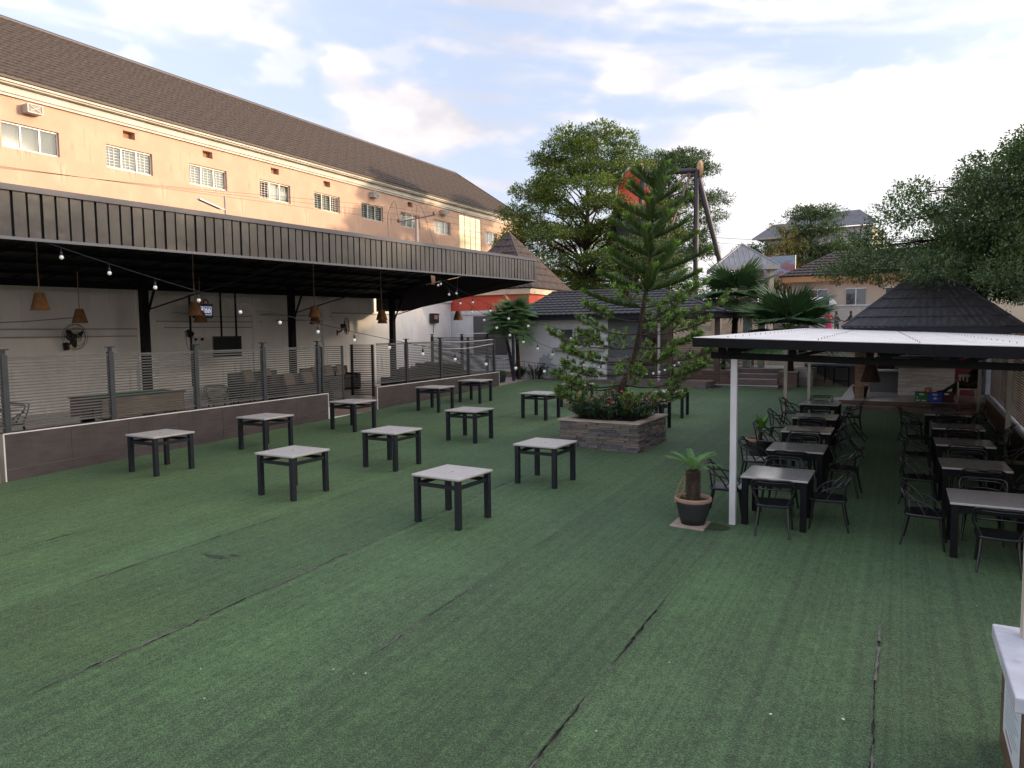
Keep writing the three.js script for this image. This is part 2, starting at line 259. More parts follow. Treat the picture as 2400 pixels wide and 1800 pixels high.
{ // screed under the turf, then the turf itself in rolls 2.05 m wide with worn open joints
  const s = (x, z) => [x, gr(x, z) - .004, z];
  struct('yard_screed', quad(s(-14.3, 4), s(3.2, 4), s(3.2, -32), s(-14.3, -32)), MAT.dirt);
  const seams = [-14.28, -12.3, -10.25, -8.34, -6.3, -4.26, -2.22, -.11, 1.94, 3.1];
  const turf = new THREE.Group(); turf.name = 'artificial_turf'; turf.userData.kind = 'structure'; scene.add(turf);
  const rnd = mulberry(99);
  // where each joint has worn open: from, to, how far
  const worn = { 1: [[-8, -9.5, .4], [-12, -15, .35]], 2: [[-5.2, -6.1, .7], [-10.6, -13.9, .5], [-16.4, -22, .45]], 3: [[-4.8, -7.8, .95], [-8.6, -10, .4], [-17, -19, .4]], 4: [[-3.2, -7.6, 1.15], [-7.9, -12.5, .75], [-22.3, -28, .5]], 5: [[-5.1, -7.3, .75], [-8.5, -9.6, .35], [-21.2, -26.8, .4]], 6: [[-3.0, -5.4, 1.1], [-5.9, -7.6, 1.15], [-8.8, -9.9, .5], [-12.4, -13.4, .4]], 7: [[-4.6, -8.1, .95], [-13, -15, .3]], 8: [[-8, -10, .3]] };
  const openAt = (k, z) => { let o = 0; for (const [a, b, w] of worn[k] ?? []) o = Math.max(o, w * sstep(a + .25, a - .35, z) * sstep(b - .25, b + .35, z)); return o * (.55 + .6 * fbm(z * 1.1 + k * 7, k, 3, 51)); };
  const mid = (k, z) => seams[k] + (k === 0 || k === seams.length - 1 ? 0 : .030 * (fbm(z * .8 + k * 9, k, 3, 57) - .5) + .010 * (vnoise(z * 9, k, 58) - .5));
  const edge = (k, z, s) => {                               // half width of the open joint beside seam k
    if (k === 0 || k === seams.length - 1) return 0;
    const open = openAt(k, z), rag = vnoise(z * 11, k * 5 + s, 53) * .6 + vnoise(z * 31, k * 5 + s, 54) * .4 - .35;
    return Math.max(-.001, open * (.004 + .030 * rag) + .0022 * vnoise(z * 3, k, 55) - .0012);
  };
  for (let k = 0; k < seams.length - 1; k++) {
    const z0 = 3.5, z1 = k < 3 ? -29.25 : k < 4 ? -29 : -32, pos = [], uv = [], col = [], idx = [], nz = Math.round((z0 - z1) / .035), fs = [0, .012, .05, .12, .2, .29, .38, .46, .54, .62, .71, .8, .88, .95, .988, 1], nx = fs.length - 1;
    const lift = .010 + rnd() * .003, tone = .91 + rnd() * .18;
    for (let j = 0; j <= nz; j++) {
      const z = lerp(z0, z1, j / nz), eA = edge(k, z, 1), eB = edge(k + 1, z, 0), a = mid(k, z) + eA, b = mid(k + 1, z) - eB, oA = openAt(k, z), oB = openAt(k + 1, z);
      for (let i = 0; i <= nx; i++) {
        const f = fs[i], x = lerp(a, b, f), curl = i === 0 ? oA * .012 * vnoise(z * 7, k, 60) : i === nx ? oB * .012 * vnoise(z * 7, k + 1, 61) : 0, wav = .012 * (fbm(x * .9, z * .9, 3, 71) - .5) + .004 * (vnoise(x * 6, z * .8, 72) - .5);
        pos.push(x, gr(x, z) + lift + curl + wav, z); uv.push(x / 2.6 + k * .37, z / 2.6 + k * .21);
        const w = fbm(x * .23 + 3, z * .23, 4, 81), w2 = fbm(x * 1.3, z * .5, 4, 85), wall = sstep(.45, .8, fbm(x * .5, z * .35, 3, 88)), worn = sstep(.52, .74, w) * (.4 + .6 * w2), yel = sstep(.52, .3, w) * .4 + (k < 2 ? .5 * wall : 0), path = sstep(.52, .66, fbm(x * .55 + 9, z * .16, 3, 90)), t = tone * (.86 + .24 * w2 + .10 * path + .10 * (vnoise(x * 9, z * .6, 91) - .5)), fr = i === 0 ? oA : i === nx ? oB : 0;
        col.push(t * (1 + .14 * worn + .18 * yel) * (1 - .3 * fr), t * (1 + .03 * worn + .06 * yel) * (1 - .45 * fr), t * (1 + .22 * worn - .22 * yel) * (1 - .3 * fr));
      }
    }
    for (let j = 0; j < nz; j++) for (let i = 0; i < nx; i++) { const p = j * (nx + 1) + i, q = p + nx + 1; idx.push(p, p + 1, q, p + 1, q + 1, q); }
    const g = new THREE.BufferGeometry(); g.setAttribute('position', new THREE.Float32BufferAttribute(pos, 3)); g.setAttribute('uv', new THREE.Float32BufferAttribute(uv, 2)); g.setAttribute('color', new THREE.Float32BufferAttribute(col, 3)); g.setIndex(idx); g.computeVertexNormals();
    obj('turf_roll', g, MAT.turf, turf);
  }
  // torn backing curling up along the open joints
  const bk = M([.17, .155, .14], .95, { map: rep(mottle, 4) }); bk.side = THREE.DoubleSide;
  for (let k = 1; k < seams.length - 1; k++) { const pos = []; let prev = null;
    for (let z = 3; z > -30; z -= .028) { const o = openAt(k, z), q = vnoise(z * 1.7, k, 64); if (o < .3 || q < .45) { prev = null; continue; } const x = mid(k, z) + (vnoise(z * 2.3, k, 65) - .5) * .012, w = (.010 + .030 * vnoise(z * 17, k, 66)) * o, y = gr(x, z) + .009 + .012 * vnoise(z * 12, k, 67) * o, c = [[x - w * .5, y, z], [x + w * .6, y + .006 * vnoise(z * 23, k, 68), z]]; if (prev) pos.push(...prev[0], ...prev[1], ...c[1], ...prev[0], ...c[1], ...c[0]); prev = c; }
    if (!pos.length) continue; const g = new THREE.BufferGeometry(); g.setAttribute('position', new THREE.Float32BufferAttribute(pos, 3)); g.computeVertexNormals(); obj('torn_backing', muv(g), bk, turf); }
  { const st = M([.045, .060, .042], .95, { map: rep(mottle, 4) }); [[-7.75, -6.15, .20, .05], [-7.55, -6.3, .09, .03]].forEach(([x, z, a, b], q) => { for (let k = 0; k < 3; k++) { const sh = new THREE.Shape(); for (let i = 0; i < 36; i++) { const u = i / 36 * 6.283, w = .25 + .95 * fbm(Math.cos(u) * 2 + q * 5 + k * 3, Math.sin(u) * 2 + k, 4, 95), p = [Math.cos(u) * a * w * (1 - k * .25), Math.sin(u) * b * w * (1 - k * .25)]; i ? sh.lineTo(...p) : sh.moveTo(...p); } const g = new THREE.ShapeGeometry(sh).rotateX(-Math.PI / 2); const cx = x + k * a * .5, cz = z - k * b * .7; { const p = g.attributes.position; for (let i = 0; i < p.count; i++) { const X = p.getX(i) + cx, Z = p.getZ(i) + cz; p.setXYZ(i, X, gr(X, Z) + .0195 + k * .0006, Z); } g.computeVertexNormals(); } if (k < 2) obj('stain', muv(g.toNonIndexed()), st, turf); } }); }
  // litter: pale petals and dry leaves
  const fl = [], pet = [], r2 = mulberry(7);
  for (let i = 0; i < 70; i++) { const z = -3.8 - Math.pow(r2(), 1.4) * 18, x = lerp(-11, 1.5, r2()), s = .004 + r2() * .009; const g = new THREE.CircleGeometry(s, 5); g.scale(1, .5 + r2(), 1); g.rotateX(-Math.PI / 2 + (r2() - .5) * .6); g.rotateY(r2() * 6); g.translate(x, gr(x, z) + .022, z); (i % 4 ? pet : fl).push(g.toNonIndexed()); }
  const lt = tag(obj('fallen_petals', pet, M([.62, .60, .50], .8)), 'pale fallen petals scattered over the green turf', 'petals'); stuff(lt);
  const lf = tag(obj('dry_leaves', fl, M([.42, .34, .10], .8)), 'small dry yellow leaves scattered over the green turf', 'leaves'); stuff(lf);
}

// ================================================================ terrace on the left
const FLOOR = 1.08;
struct('terrace_floor', b2(-20.95, -14.5, .3, FLOOR, 2, -29.0), MAT.floorTile);
function terraceWall(z0, z1, label) {                       // plum tiled parapet with pale edge trims
  const t = thing('terrace_wall', label, 'wall', [0, 0, 0], 0, 'tiled terrace walls');
  const top = z => 1.475 + (-z - 7) * .0058, x = -14.3;
  const core = new THREE.BufferGeometry(); void core;
  const g = (a, b) => slab([x - .012, top(a) - .012, a], [x - .012, top(b) - .012, b], [x - .22, top(b) - .012, b], [x - .22, top(a) - .012, a], .95);
  obj('core', g(z0, z1), MAT.grout, t);
  const joint = z => lerp(.80, 1.14, clamp((-z - 7) / 18.4, 0, 1));     // the lower course of tiles is cut to the slope
  for (let z = z0; z > z1 + .05;) {
    let e = Math.max(z - 1.2, z1); if (e - z1 < .15) e = z1;
    const p = (zz, y, o = 0) => [x + o, y, zz], gp = .004;
    const face = (za, zb, ya, yb) => { const q = slab([x, 0, 0], [x, 0, 0], [x, 0, 0], [x, 0, 0], 0); void q; const A = p(za - gp, ya(za)), B = p(zb + gp, ya(zb)), C = p(zb + gp, yb(zb)), D = p(za - gp, yb(za)), o = s => [s[0] - .01, s[1], s[2]];
      return mergeGeometries([quad(A, B, C, D), quad(D, C, o(C), o(D)), quad(o(A), o(B), B, A), quad(A, D, o(D), o(A)), quad(C, B, o(B), o(C))]); };
    obj('tile', face(z, e, zz => joint(zz) + .004, zz => top(zz) - .022), MAT.plum, t);
    obj('tile', face(z, e, zz => gr(x, zz) - .05, zz => joint(zz) - .004), MAT.plum, t);
    z = e;
  }
  obj('edge_trim', bar([x - .004, top(z0) - .010, z0], [x - .004, top(z1) - .010, z1], .022, .02), MAT.trim, t);
  obj('coping', slab([x - .018, top(z0), z0], [x - .018, top(z1), z1], [x - .23, top(z1), z1], [x - .23, top(z0), z0], .012), MAT.plum, t);
  for (const z of [z0 + .008, z1 - .008]) obj('corner_trim', b2(x - .014, x + .006, gr(x, z) - .03, top(z), z - .01, z + .01), MAT.trim, t);
  return t;
}
terraceWall(-7.02, -15.45, 'plum tiled low wall carrying the slat fence, nearest the camera');
terraceWall(-17.66, -25.4, 'plum tiled low wall with slat fence beyond the terrace gate');
{ // step in the gateway
  const t = thing('gate_step', 'brown tiled step with pale edge trim in the terrace gateway', 'step');
  obj('riser', b2(-14.45, -14.6, .7, FLOOR - .004, -15.47, -17.64), MAT.stepTile, t);
  obj('tread', b2(-14.32, -14.46, .7, FLOOR - .12, -15.48, -17.63), MAT.stepTile, t);
  obj('edge_trim', b2(-14.30, -14.318, gr(-14.3, -16) - .01, gr(-14.3, -16) + .03, -15.47, -17.63), MAT.trim, t);
  obj('corner_trim', b2(-14.30, -14.318, .75, 1.12, -15.475, -15.50), MAT.trim, t);
}
// slat fences
const slatGeo = muv(new THREE.BoxGeometry(.03, .023, 1)), railGeo = muv(new THREE.BoxGeometry(.04, .035, 1)), postGeo = bx(.10, 1, .10, 0, .5, 0), capGeo = bx(.17, .022, .13), capNeck = bx(.06, .10, .06, 0, -.05, 0);
function slatBay(t, x, z0, z1, y0, y1, n, dy = 0) {
  const len = Math.abs(z1 - z0) - .1;
  for (let i = 0; i < n; i++) { const m = obj('slat', slatGeo, MAT.slat, t); m.position.set(x, lerp(y0, y1, (i + .5) / n), (z0 + z1) / 2); m.scale.z = len; m.rotation.x = dy; }
  for (const y of [y0 - .02, y1 + .01]) { const m = obj('rail', railGeo, MAT.slat, t); m.position.set(x, y, (z0 + z1) / 2); m.scale.z = len; }
}
function post(t, x, z, y0, y1, cap = true) { const m = obj('post', postGeo, MAT.postGrey, t); m.position.set(x, y0, z); m.scale.y = y1 - y0; if (cap) { const c = obj('post_cap', [capGeo, capNeck], MAT.postGrey, t); c.position.set(x, y1 + .1, z); } }
{
  const t = thing('slat_fence', 'grey steel slat fence with flanged posts before the pool table', 'fence', [0, 0, 0], 0, 'terrace slat fences');
  const zs = [-5.1, -7.12, -9.14, -11.18, -13.2, -15.17], base = z => 1.475 + (-z - 7) * .0058;
  zs.forEach((z, i) => i && post(t, -14.38, z, base(z), 2.9));
  for (let i = 0; i < 5; i++) slatBay(t, -14.38, zs[i], zs[i + 1], 1.60, 2.83, 21, 0);
  const t2 = thing('slat_fence', 'grey steel slat fence beyond the gate before the sofas', 'fence', [0, 0, 0], 0, 'terrace slat fences');
  const z2 = [-17.7, -19.29, -21.3, -23.17, -25.12];
  z2.forEach((z, i) => i && post(t2, -14.38, z, base(z), 2.9));
  for (let i = 0; i < 4; i++) slatBay(t2, -14.38, z2[i], z2[i + 1], 1.66, 2.86, 21, 0);
  obj('hose', [tube([[-14.33, 2.86, -21.4], [-14.33, 2.84, -23], [-14.33, 2.9, -25]], .014, 20, 6), tube([[-14.33, 2.62, -21.4], [-14.33, 2.6, -23], [-14.33, 2.72, -25]], .014, 20, 6)], MAT.white, t2);
  const t3 = thing('slat_fence', 'dark slat screen behind the sofas at the terrace end', 'fence', [0, 0, 0], 0, 'terrace slat fences');
  for (const x of [-18.8, -17.2, -15.9, -14.6]) post(t3, x, -27.2, FLOOR, 3.0);
  for (let i = 0; i < 24; i++) { const m = obj('slat', slatGeo, MAT.postGrey, t3); m.position.set(-16.7, lerp(1.6, 2.95, i / 23), -27.2); m.rotation.y = Math.PI / 2; m.scale.z = 4.2; }
  // gate leaves
  const gl = thing('gate_leaf', 'closed grey slat gate leaf beside the terrace wall end', 'gate', [0, 0, 0], 0, 'terrace gate leaves');
  for (const z of [-15.36, -16.2]) { const m = obj('stile', bx(.05, 1.62, .06, 0, .81, 0), MAT.postGrey, gl); m.position.set(-14.4, 1.24, z); }
  for (let i = 0; i < 28; i++) { const m = obj('slat', slatGeo, MAT.slat, gl); m.position.set(-14.4, lerp(1.28, 2.84, i / 27), -15.78); m.scale.z = .78; }
  obj('lock_rail', b2(-14.38, -14.42, 2.02, 2.06, -15.4, -16.18), MAT.slat, gl); obj('latch', rod([-14.36, 2.0, -15.85], [-14.36, 2.10, -15.85], .012), MAT.steelBlack, gl);
  const go = thing('gate_leaf', 'dark slat gate leaf standing open into the terrace', 'gate', [0, 0, 0], 0, 'terrace gate leaves');
  for (const [x, z] of [[-14.42, -17.6], [-15.35, -17.72]]) { const m = obj('stile', bx(.06, 1.62, .06, 0, .81, 0), MAT.steelDark, go); m.position.set(x, 1.24, z); }
  for (let i = 0; i < 28; i++) { const m = obj('slat', slatGeo, MAT.steelDark, go); m.position.set(-14.885, lerp(1.28, 2.84, i / 27), -17.66); m.rotation.y = Math.PI / 2 + .128; m.scale.z = .9; }
}
// back wall of the terrace, open-sky wall beyond it
{
  const t = thing('terrace_back_wall', 'long off white rendered wall behind the covered terrace', 'wall');
  obj('wall', b2(-20.95, -21.25, .3, 4.95, 2, -27.0), MAT.wallWhite, t);
  const ledge = (z0, z1, y) => obj('ledge', b2(-20.90, -20.96, y - .018, y + .018, z0, z1), M([.34, .30, .27], .9), t);
  ledge(0, -14.4, 3.42); ledge(0, -14.2, 3.20); ledge(-14.9, -19.2, 3.66); ledge(-15.2, -18.7, 3.46); ledge(-19.2, -23, 3.92); ledge(-19.9, -22.4, 3.72); ledge(-23, -27, 4.05);
  const pil = (z, w) => obj('pilaster', b2(-20.86, -20.955, FLOOR, 4.6, z, z - w), MAT.wallWhite, t);
  pil(-14.2, .45); pil(-18.75, .3); pil(-22.4, .35);
  for (const [a, b, y] of [[-8, -12.5, 3.72], [-15.5, -20, 3.95], [-3, -7.5, 3.8]]) obj('cable', tube([[-20.9, y, a], [-20.9, y - .12, (a + b) / 2], [-20.9, y + .05, b]], .008, 20, 5), MAT.cable, t);
  const w = thing('yard_end_wall', 'pale lilac rendered wall in open light beyond the canopy', 'wall');
  obj('wall', b2(-20.95, -21.25, .5, 4.72, -27.0, -32.1), MAT.wallLilac, w); obj('coping', b2(-20.85, -21.35, 4.72, 4.86, -27.0, -32.1), MAT.white, w);
  const mb = thing('meter_box', 'small dark meter box with window on the lilac wall', 'meter box', [-20.86, 3.9, -30.4]);
  obj('case', rbx(.2, .5, .62, .04), MAT.plastic, mb); obj('window', bx(.02, .22, .3, .105, .06, 0), M([.30, .16, .13], .3), mb); obj('visor', bx(.14, .03, .6, .1, .2, 0), MAT.plastic, mb); obj('conduit', rod([.0, -.25, .05], [-.04, -.75, .05], .015), MAT.steelBlack, mb);
  const r = thing('stair_rail', 'slim white pipe handrail before the lilac wall end', 'railing');
  for (const z of [-30.6, -31.0]) obj('post', rod([-19.6, .9, z], [-19.6, 3.1, z], .022), MAT.white, r);
  obj('rail', [rod([-19.6, 3.1, -30.6], [-18.2, 3.12, -31.1], .02), rod([-19.6, 2.7, -31.0], [-18.7, 1.6, -31.1], .014), rod([-18.2, 3.12, -31.1], [-18.2, 1.0, -31.1], .02)], MAT.white, r);
}
// ================================================================ canopy over the terrace
{
  const t = thing('terrace_canopy', 'long black metal canopy with ribbed grey fascia over the terrace', 'canopy');
  const X = -12.8, Z0 = -3.6, Z1 = -25.8, yb = z => lerp(4.84, 5.20, (-z - 6.4) / 19.4), yt = z => lerp(5.66, 6.02, (-z - 6.4) / 19.4);
  obj('fascia_backing', slab([X - .03, yt(Z0) - .02, Z0], [X - .03, yt(Z1) - .02, Z1], [X - .05, yt(Z1) - .02, Z1], [X - .05, yt(Z0) - .02, Z0], .78), MAT.steelBlack, t);
  const pitch = .232, rnd = mulberry(5);
  for (let z = Z0; z > Z1 + pitch * .5; z -= pitch) {
    const w = .19, a = z - .02, b = z - .02 - w, o = (rnd() - .5) * .016, tw = (rnd() - .5) * .022;
    const A = [X + o, yb(a) + .03, a], B = [X + o + tw, yb(b) + .03, b], C = [X + o + tw * .5, yt(b) - .03, b], D = [X + o, yt(a) - .03, a], k = p => [p[0] - .028, p[1], p[2]];
    obj('fascia_panel', mergeGeometries([quad(A, B, C, D), quad(k(A), A, D, k(D)), quad(B, k(B), k(C), C)]), MAT.fascia, t);
  }
  obj('top_flashing', [slab([X + .04, yt(Z0) + .05, Z0], [X + .04, yt(Z1) + .05, Z1], [X - .35, yt(Z1) + .07, Z1], [X - .35, yt(Z0) + .07, Z0], .10)], M([.085, .08, .095], .4, { metalness: .4 }), t);
  obj('bottom_trim', bar([X + .01, yb(Z0), Z0], [X + .01, yb(Z1), Z1], .05, .05), M([.14, .14, .16], .45, { metalness: .4 }), t);
  // roof sheet falls to the back wall
  const xb = -20.95, rb = z => lerp(4.62, 4.86, (-z - 6.4) / 19.4);
  obj('roof_sheet', slab([X - .3, yt(Z0) + .04, Z0], [X - .3, yt(Z1) + .04, Z1], [xb, rb(Z1), Z1], [xb, rb(Z0), Z0], .03), MAT.steelBlack, t);
  for (let i = 0; i < 7; i++) { const f = (i + .5) / 7, x = lerp(X - .2, xb, f); obj('purlin', bar([x, lerp(yt(Z0), rb(Z0), f) - .06, Z0], [x, lerp(yt(Z1), rb(Z1), f) - .06, Z1], .06, .09), MAT.steelBlack, t); }
  for (let i = 0; i < 28; i++) { const z = lerp(Z0, Z1, (i + .5) / 28); obj('roof_rib', bar([X - .15, yt(z) - .005, z], [xb + .05, rb(z) - .035, z], .03, .03), MAT.steelBlack, t); }
  obj('soffit_board', slab([X - .06, yb(Z0) + .02, Z0], [X - .06, yb(Z1) + .02, Z1], [X - .9, yb(Z1) + .34, Z1], [X - .9, yb(Z0) + .34, Z0], .015), MAT.steelBlack, t);
  const endB = x => lerp(5.20, 4.15, clamp((X - x) / 6.6, 0, 1)), endT = x => lerp(6.0, 4.86, (X - x) / 8.15);
  for (let i = 0; i < 34; i++) { const a = lerp(X - .03, xb + .1, i / 34), b = a - .236; obj('end_panel', [quad([a, endB(a), Z1], [b, endB(b), Z1], [b, endT(b), Z1], [a, endT(a), Z1]), quad([b, endB(b), Z1 - .02], [a, endB(a), Z1 - .02], [a, endT(a), Z1 - .02], [b, endT(b), Z1 - .02])], M([.05, .048, .052], .45, { metalness: .3 }), t); }
  obj('end_trim', bar([X, 5.2, Z1], [-19.4, 4.15, Z1], .05, .05), MAT.steelDark, t);
  for (const z of [-13.5, -19.3, -25.2]) {
    obj('column', b2(-19.4, -19.6, FLOOR, rb(z) + .22, z - .1, z + .1), MAT.steelBlack, t);
    obj('brace', bar([-19.4, 3.95, z], [-13.2, yb(z) + .25, z - .4], .035), MAT.steelDark, t);
    obj('brace', bar([-19.4, 3.7, z], [-18.9, 4.75, z], .05), MAT.steelBlack, t);
  }
  obj('wall_beam', bar([-19.5, 4.52, Z0], [-19.5, 4.74, Z1], .09, .16), MAT.steelBlack, t);
}
// ---------------------------------------------------------------- wicker pendants
function pendant(x, yb, z, top, label, s = 1, mat = MAT.wicker, grp = 'wicker pendant lamps of the terrace') {
  const t = thing('pendant_lamp', label, 'lamp', [x, yb, z], 0, grp);
  const sh = lathe([[.205 * s, 0], [.10 * s, .36 * s], [.094 * s, .362 * s], [.195 * s, .006]], 4); sh.rotateY(.6); obj('shade', muv(sh, 3), mat, t);
  obj('rim', new THREE.TorusGeometry(.203 * s, .008, 5, 4).rotateX(Math.PI / 2).rotateY(.6 + Math.PI / 2).toNonIndexed(), mat, t);
  obj('rope', tube([[0, .36 * s, 0], [.015, .6 * s, .01], [-.01, (.36 * s + top - yb) / 2, 0], [0, top - yb, 0]], .012, 20, 5), M([.30, .22, .14], .9), t);
  obj('bulb', new THREE.SphereGeometry(.045 * s, 10, 8).translate(0, .12 * s, 0).toNonIndexed(), MAT.bulb, t);
}
const pl = ['nearest the camera in the outer row', 'before the first black column', 'second in the outer row, above the television sign', 'second in the inner row, behind the sign', 'third in the outer row', 'third in the inner row', 'fourth in the outer row', 'fourth in the inner row', 'hanging beyond the canopy end'];
[[-16.2, 3.8, -8.81, 5.25], [-18.9, 3.57, -11.25, 4.9], [-16.2, 3.73, -12.65, 5.3], [-18.9, 3.6, -14.95, 4.95], [-16.2, 3.73, -17.02, 5.4], [-18.9, 3.56, -19.85, 5.0], [-16.2, 3.67, -20.34, 5.4], [-18.9, 3.6, -23.76, 5.05], [-16.1, 3.7, -25.2, 5.4]].forEach((p, i) => pendant(...p, 'brown wicker pendant lamp ' + pl[i]));

// ---------------------------------------------------------------- wall fans
function wallFan(p, ry, label) {
  const t = thing('wall_fan', label, 'fan', p, ry, 'black wall fans');
  const ring = [], R = .36;
  for (const [r, z] of [[R, .02], [R * .98, .10], [R * .7, .135], [R * .35, .15]]) ring.push(new THREE.TorusGeometry(r, .006, 5, 36).translate(0, 0, z).toNonIndexed());
  for (let i = 0; i < 30; i++) { const a = i / 30 * Math.PI * 2, c = Math.cos(a), s = Math.sin(a); ring.push(tube([[c * .06, s * .06, .155], [c * R * .7, s * R * .7, .135], [c * R, s * R, .06], [c * R * .7, s * R * .7, -.02], [c * .1, s * .1, -.03]], .0025, 10, 4)); }
  obj('guard', ring, MAT.plastic, t);
  for (let i = 0; i < 3; i++) { const sh = new THREE.Shape(); sh.moveTo(.04, -.03); sh.bezierCurveTo(.12, -.15, .28, -.12, .32, .0); sh.bezierCurveTo(.28, .06, .15, .05, .05, .04); const g = new THREE.ExtrudeGeometry(sh, { depth: .006, bevelEnabled: false, curveSegments: 8 }); g.rotateX(.35); g.rotateZ(i * Math.PI * 2 / 3 + .4); g.translate(0, 0, .05); obj('blade', g.toNonIndexed(), MAT.steelDark, t); }
  obj('motor', [new THREE.CylinderGeometry(.09, .10, .2, 18).rotateX(Math.PI / 2).translate(0, 0, -.08).toNonIndexed(), new THREE.CylinderGeometry(.05, .05, .04, 16).rotateX(Math.PI / 2).translate(0, 0, .16).toNonIndexed()], MAT.plastic, t);
  obj('arm', [tube([[0, 0, -.12], [0, -.18, -.16], [-.02, -.26, -.3]], .03, 12, 8), bx(.16, .22, .04, -.02, -.27, -.33)], MAT.plastic, t);
  return t;
}
wallFan([-20.5, 3.2, -12.0], 1.72, 'round black wall fan left of the first black column').rotation.z = .12;
wallFan([-20.5, 3.5, -23.3], 2.12, 'round black wall fan turned edge-on near the terrace gate');
// ---------------------------------------------------------------- television and sign
{
  const t = thing('television', 'flat black television hung on two ceiling bars', 'television', [-19.6, 2.82, -16.5]);
  obj('screen', bx(.012, .62, 1.08, .03, 0, 0), MAT.screen, t); obj('housing', rbx(.05, .68, 1.14, .012), MAT.plastic, t);
  for (const z of [-.18, .42]) obj('hanger', bx(.04, 1.75, .05, -.04, 1.1, -z), MAT.steelBlack, t);
  obj('hanger', bx(.04, 2.9, .05, -.04, .2, 1.35), MAT.steelBlack, t);
  const c = document.createElement('canvas'); c.width = 256; c.height = 160; const q = c.getContext('2d'); q.fillStyle = '#10111c'; q.fillRect(0, 0, 256, 160);
  q.strokeStyle = '#b9c4e6'; q.lineWidth = 7; q.strokeRect(10, 28, 112, 100); q.strokeRect(138, 28, 108, 100); q.lineWidth = 5;
  q.fillStyle = '#6e7cab'; q.fillRect(16, 88, 100, 34); q.strokeStyle = '#e9eefc'; for (let i = 0; i < 5; i++) { q.beginPath(); q.moveTo(26 + i * 19, 82); q.lineTo(34 + i * 19, 42 + (i % 2) * 16); q.lineTo(42 + i * 19, 80); q.stroke(); } for (let i = 0; i < 4; i++) { q.beginPath(); q.moveTo(152 + i * 23, 108); q.lineTo(152 + i * 23, 48); q.lineTo(166 + i * 23, 60 + (i % 2) * 20); q.lineTo(156 + i * 23, 106); q.stroke(); }
  const ct = new THREE.CanvasTexture(c); ct.colorSpace = THREE.SRGBColorSpace;
  const s = thing('bar_sign', 'small framed sign with pale lettering and red loops on top', 'sign', [-19.55, 3.97, -15.55]);
  obj('panel', bx(.06, .46, .72), MAT.plastic, s); obj('face', new THREE.PlaneGeometry(.66, .40).rotateY(Math.PI / 2).translate(.033, .0, 0), new THREE.MeshStandardMaterial({ map: ct, roughness: .4, emissiveMap: ct, emissive: L(.35, .35, .35) }), s);
  for (const z of [-.13, .13]) obj('loop', new THREE.TorusGeometry(.09, .022, 6, 16).rotateY(Math.PI / 2).translate(0, .27, z).toNonIndexed(), M([.32, .03, .06], .5), s);
  const f = thing('flood_lamp', 'small black spotlight on the terrace back wall with loose cables', 'spotlight', [-20.75, 3.28, -15.95]);
  obj('head', new THREE.CylinderGeometry(.07, .12, .2, 14).rotateZ(.9).toNonIndexed(), MAT.plastic, f); obj('bracket', bx(.2, .03, .05, -.1, .05, 0), MAT.plastic, f); obj('cable', [tube([[-.15, 0, 0], [-.1, -.2, .05], [-.12, -.45, 0], [-.1, -.7, -.15]], .008, 16, 5), tube([[-.15, -.1, -.25], [-.1, -.3, -.3], [-.12, -.5, -.2]], .008, 16, 5)], MAT.cable, f);
  obj('socket', [bx(.04, .09, .09, -.14, -.22, -.35), bx(.04, .09, .09, -.14, -.22, -.6)], MAT.plastic, f);
}
// ---------------------------------------------------------------- pool table
{
  const t = thing('pool_table', 'pool table with green cloth and pale timber sides on the terrace', 'pool table', [-15.75, FLOOR, -10.42]);
  const mt = M([.66, .52, .36], .5, { map: rep(woodTile, .8) }), dk = M([.17, .12, .10], .5, { map: rep(woodTile, .8) });
  obj('side_panel', bx(.03, .42, 2.0, .56, .56, 0), mt, t); obj('side_panel', bx(.03, .42, 2.0, -.56, .56, 0), mt, t); obj('end_panel', bx(1.12, .42, .03, 0, .56, 1.02), dk, t); obj('end_panel', bx(1.12, .42, .03, 0, .56, -1.02), dk, t);
  obj('ball_return', bx(.4, .16, .05, .1, .46, 1.04), MAT.plastic, t);
  obj('cloth', bx(.98, .03, 1.95, 0, .785, 0), M([.03, .20, .075], .95), t);
  for (const [w, d, x, z] of [[.1, 2.16, .54, 0], [.1, 2.16, -.54, 0], [.98, .1, 0, 1.03], [.98, .1, 0, -1.03]]) obj('cushion_rail', rbx(w, .05, d, .012, x, .785, z), dk, t);
  for (const x of [-.4, .4]) for (const z of [-.75, .75]) obj('leg', [bx(.16, .36, .16, x, .18, z), bx(.06, .34, .3, x, .2, z)], MAT.plastic, t);
}
// ---------------------------------------------------------------- sofas on the terrace
function sofa(p, ry, len, label) {
  const t = thing('sofa', label, 'sofa', p, ry, 'dark sofas on the terrace'); const m = M([.035, .022, .02], .55, { map: rep(mottle, 2) });
  obj('base', rbx(len, .34, .8, .03, 0, .24, 0), m, t); obj('backrest', rbx(len, .62, .2, .05, 0, .58, -.34), m, t); for (const s of [-1, 1]) obj('armrest', rbx(.2, .62, .82, .04, s * (len / 2 - .1), .31, 0), m, t);
  const n = Math.round((len - .4) / .7); for (let i = 0; i < n; i++) obj('seat_cushion', rbx((len - .44) / n, .16, .62, .05, -len / 2 + .22 + (i + .5) * (len - .44) / n, .48, .06), m, t);
  const pm = M([.22, .15, .11], .9, { map: rep(mottle, 6) }); for (let i = 0; i < n; i++) { const g = rbx(.42, .4, .14, .06); g.rotateX(-.3); g.translate(-len / 2 + .22 + (i + .5) * (len - .44) / n, .74, -.14); obj('pillow', g, pm, t); }
}
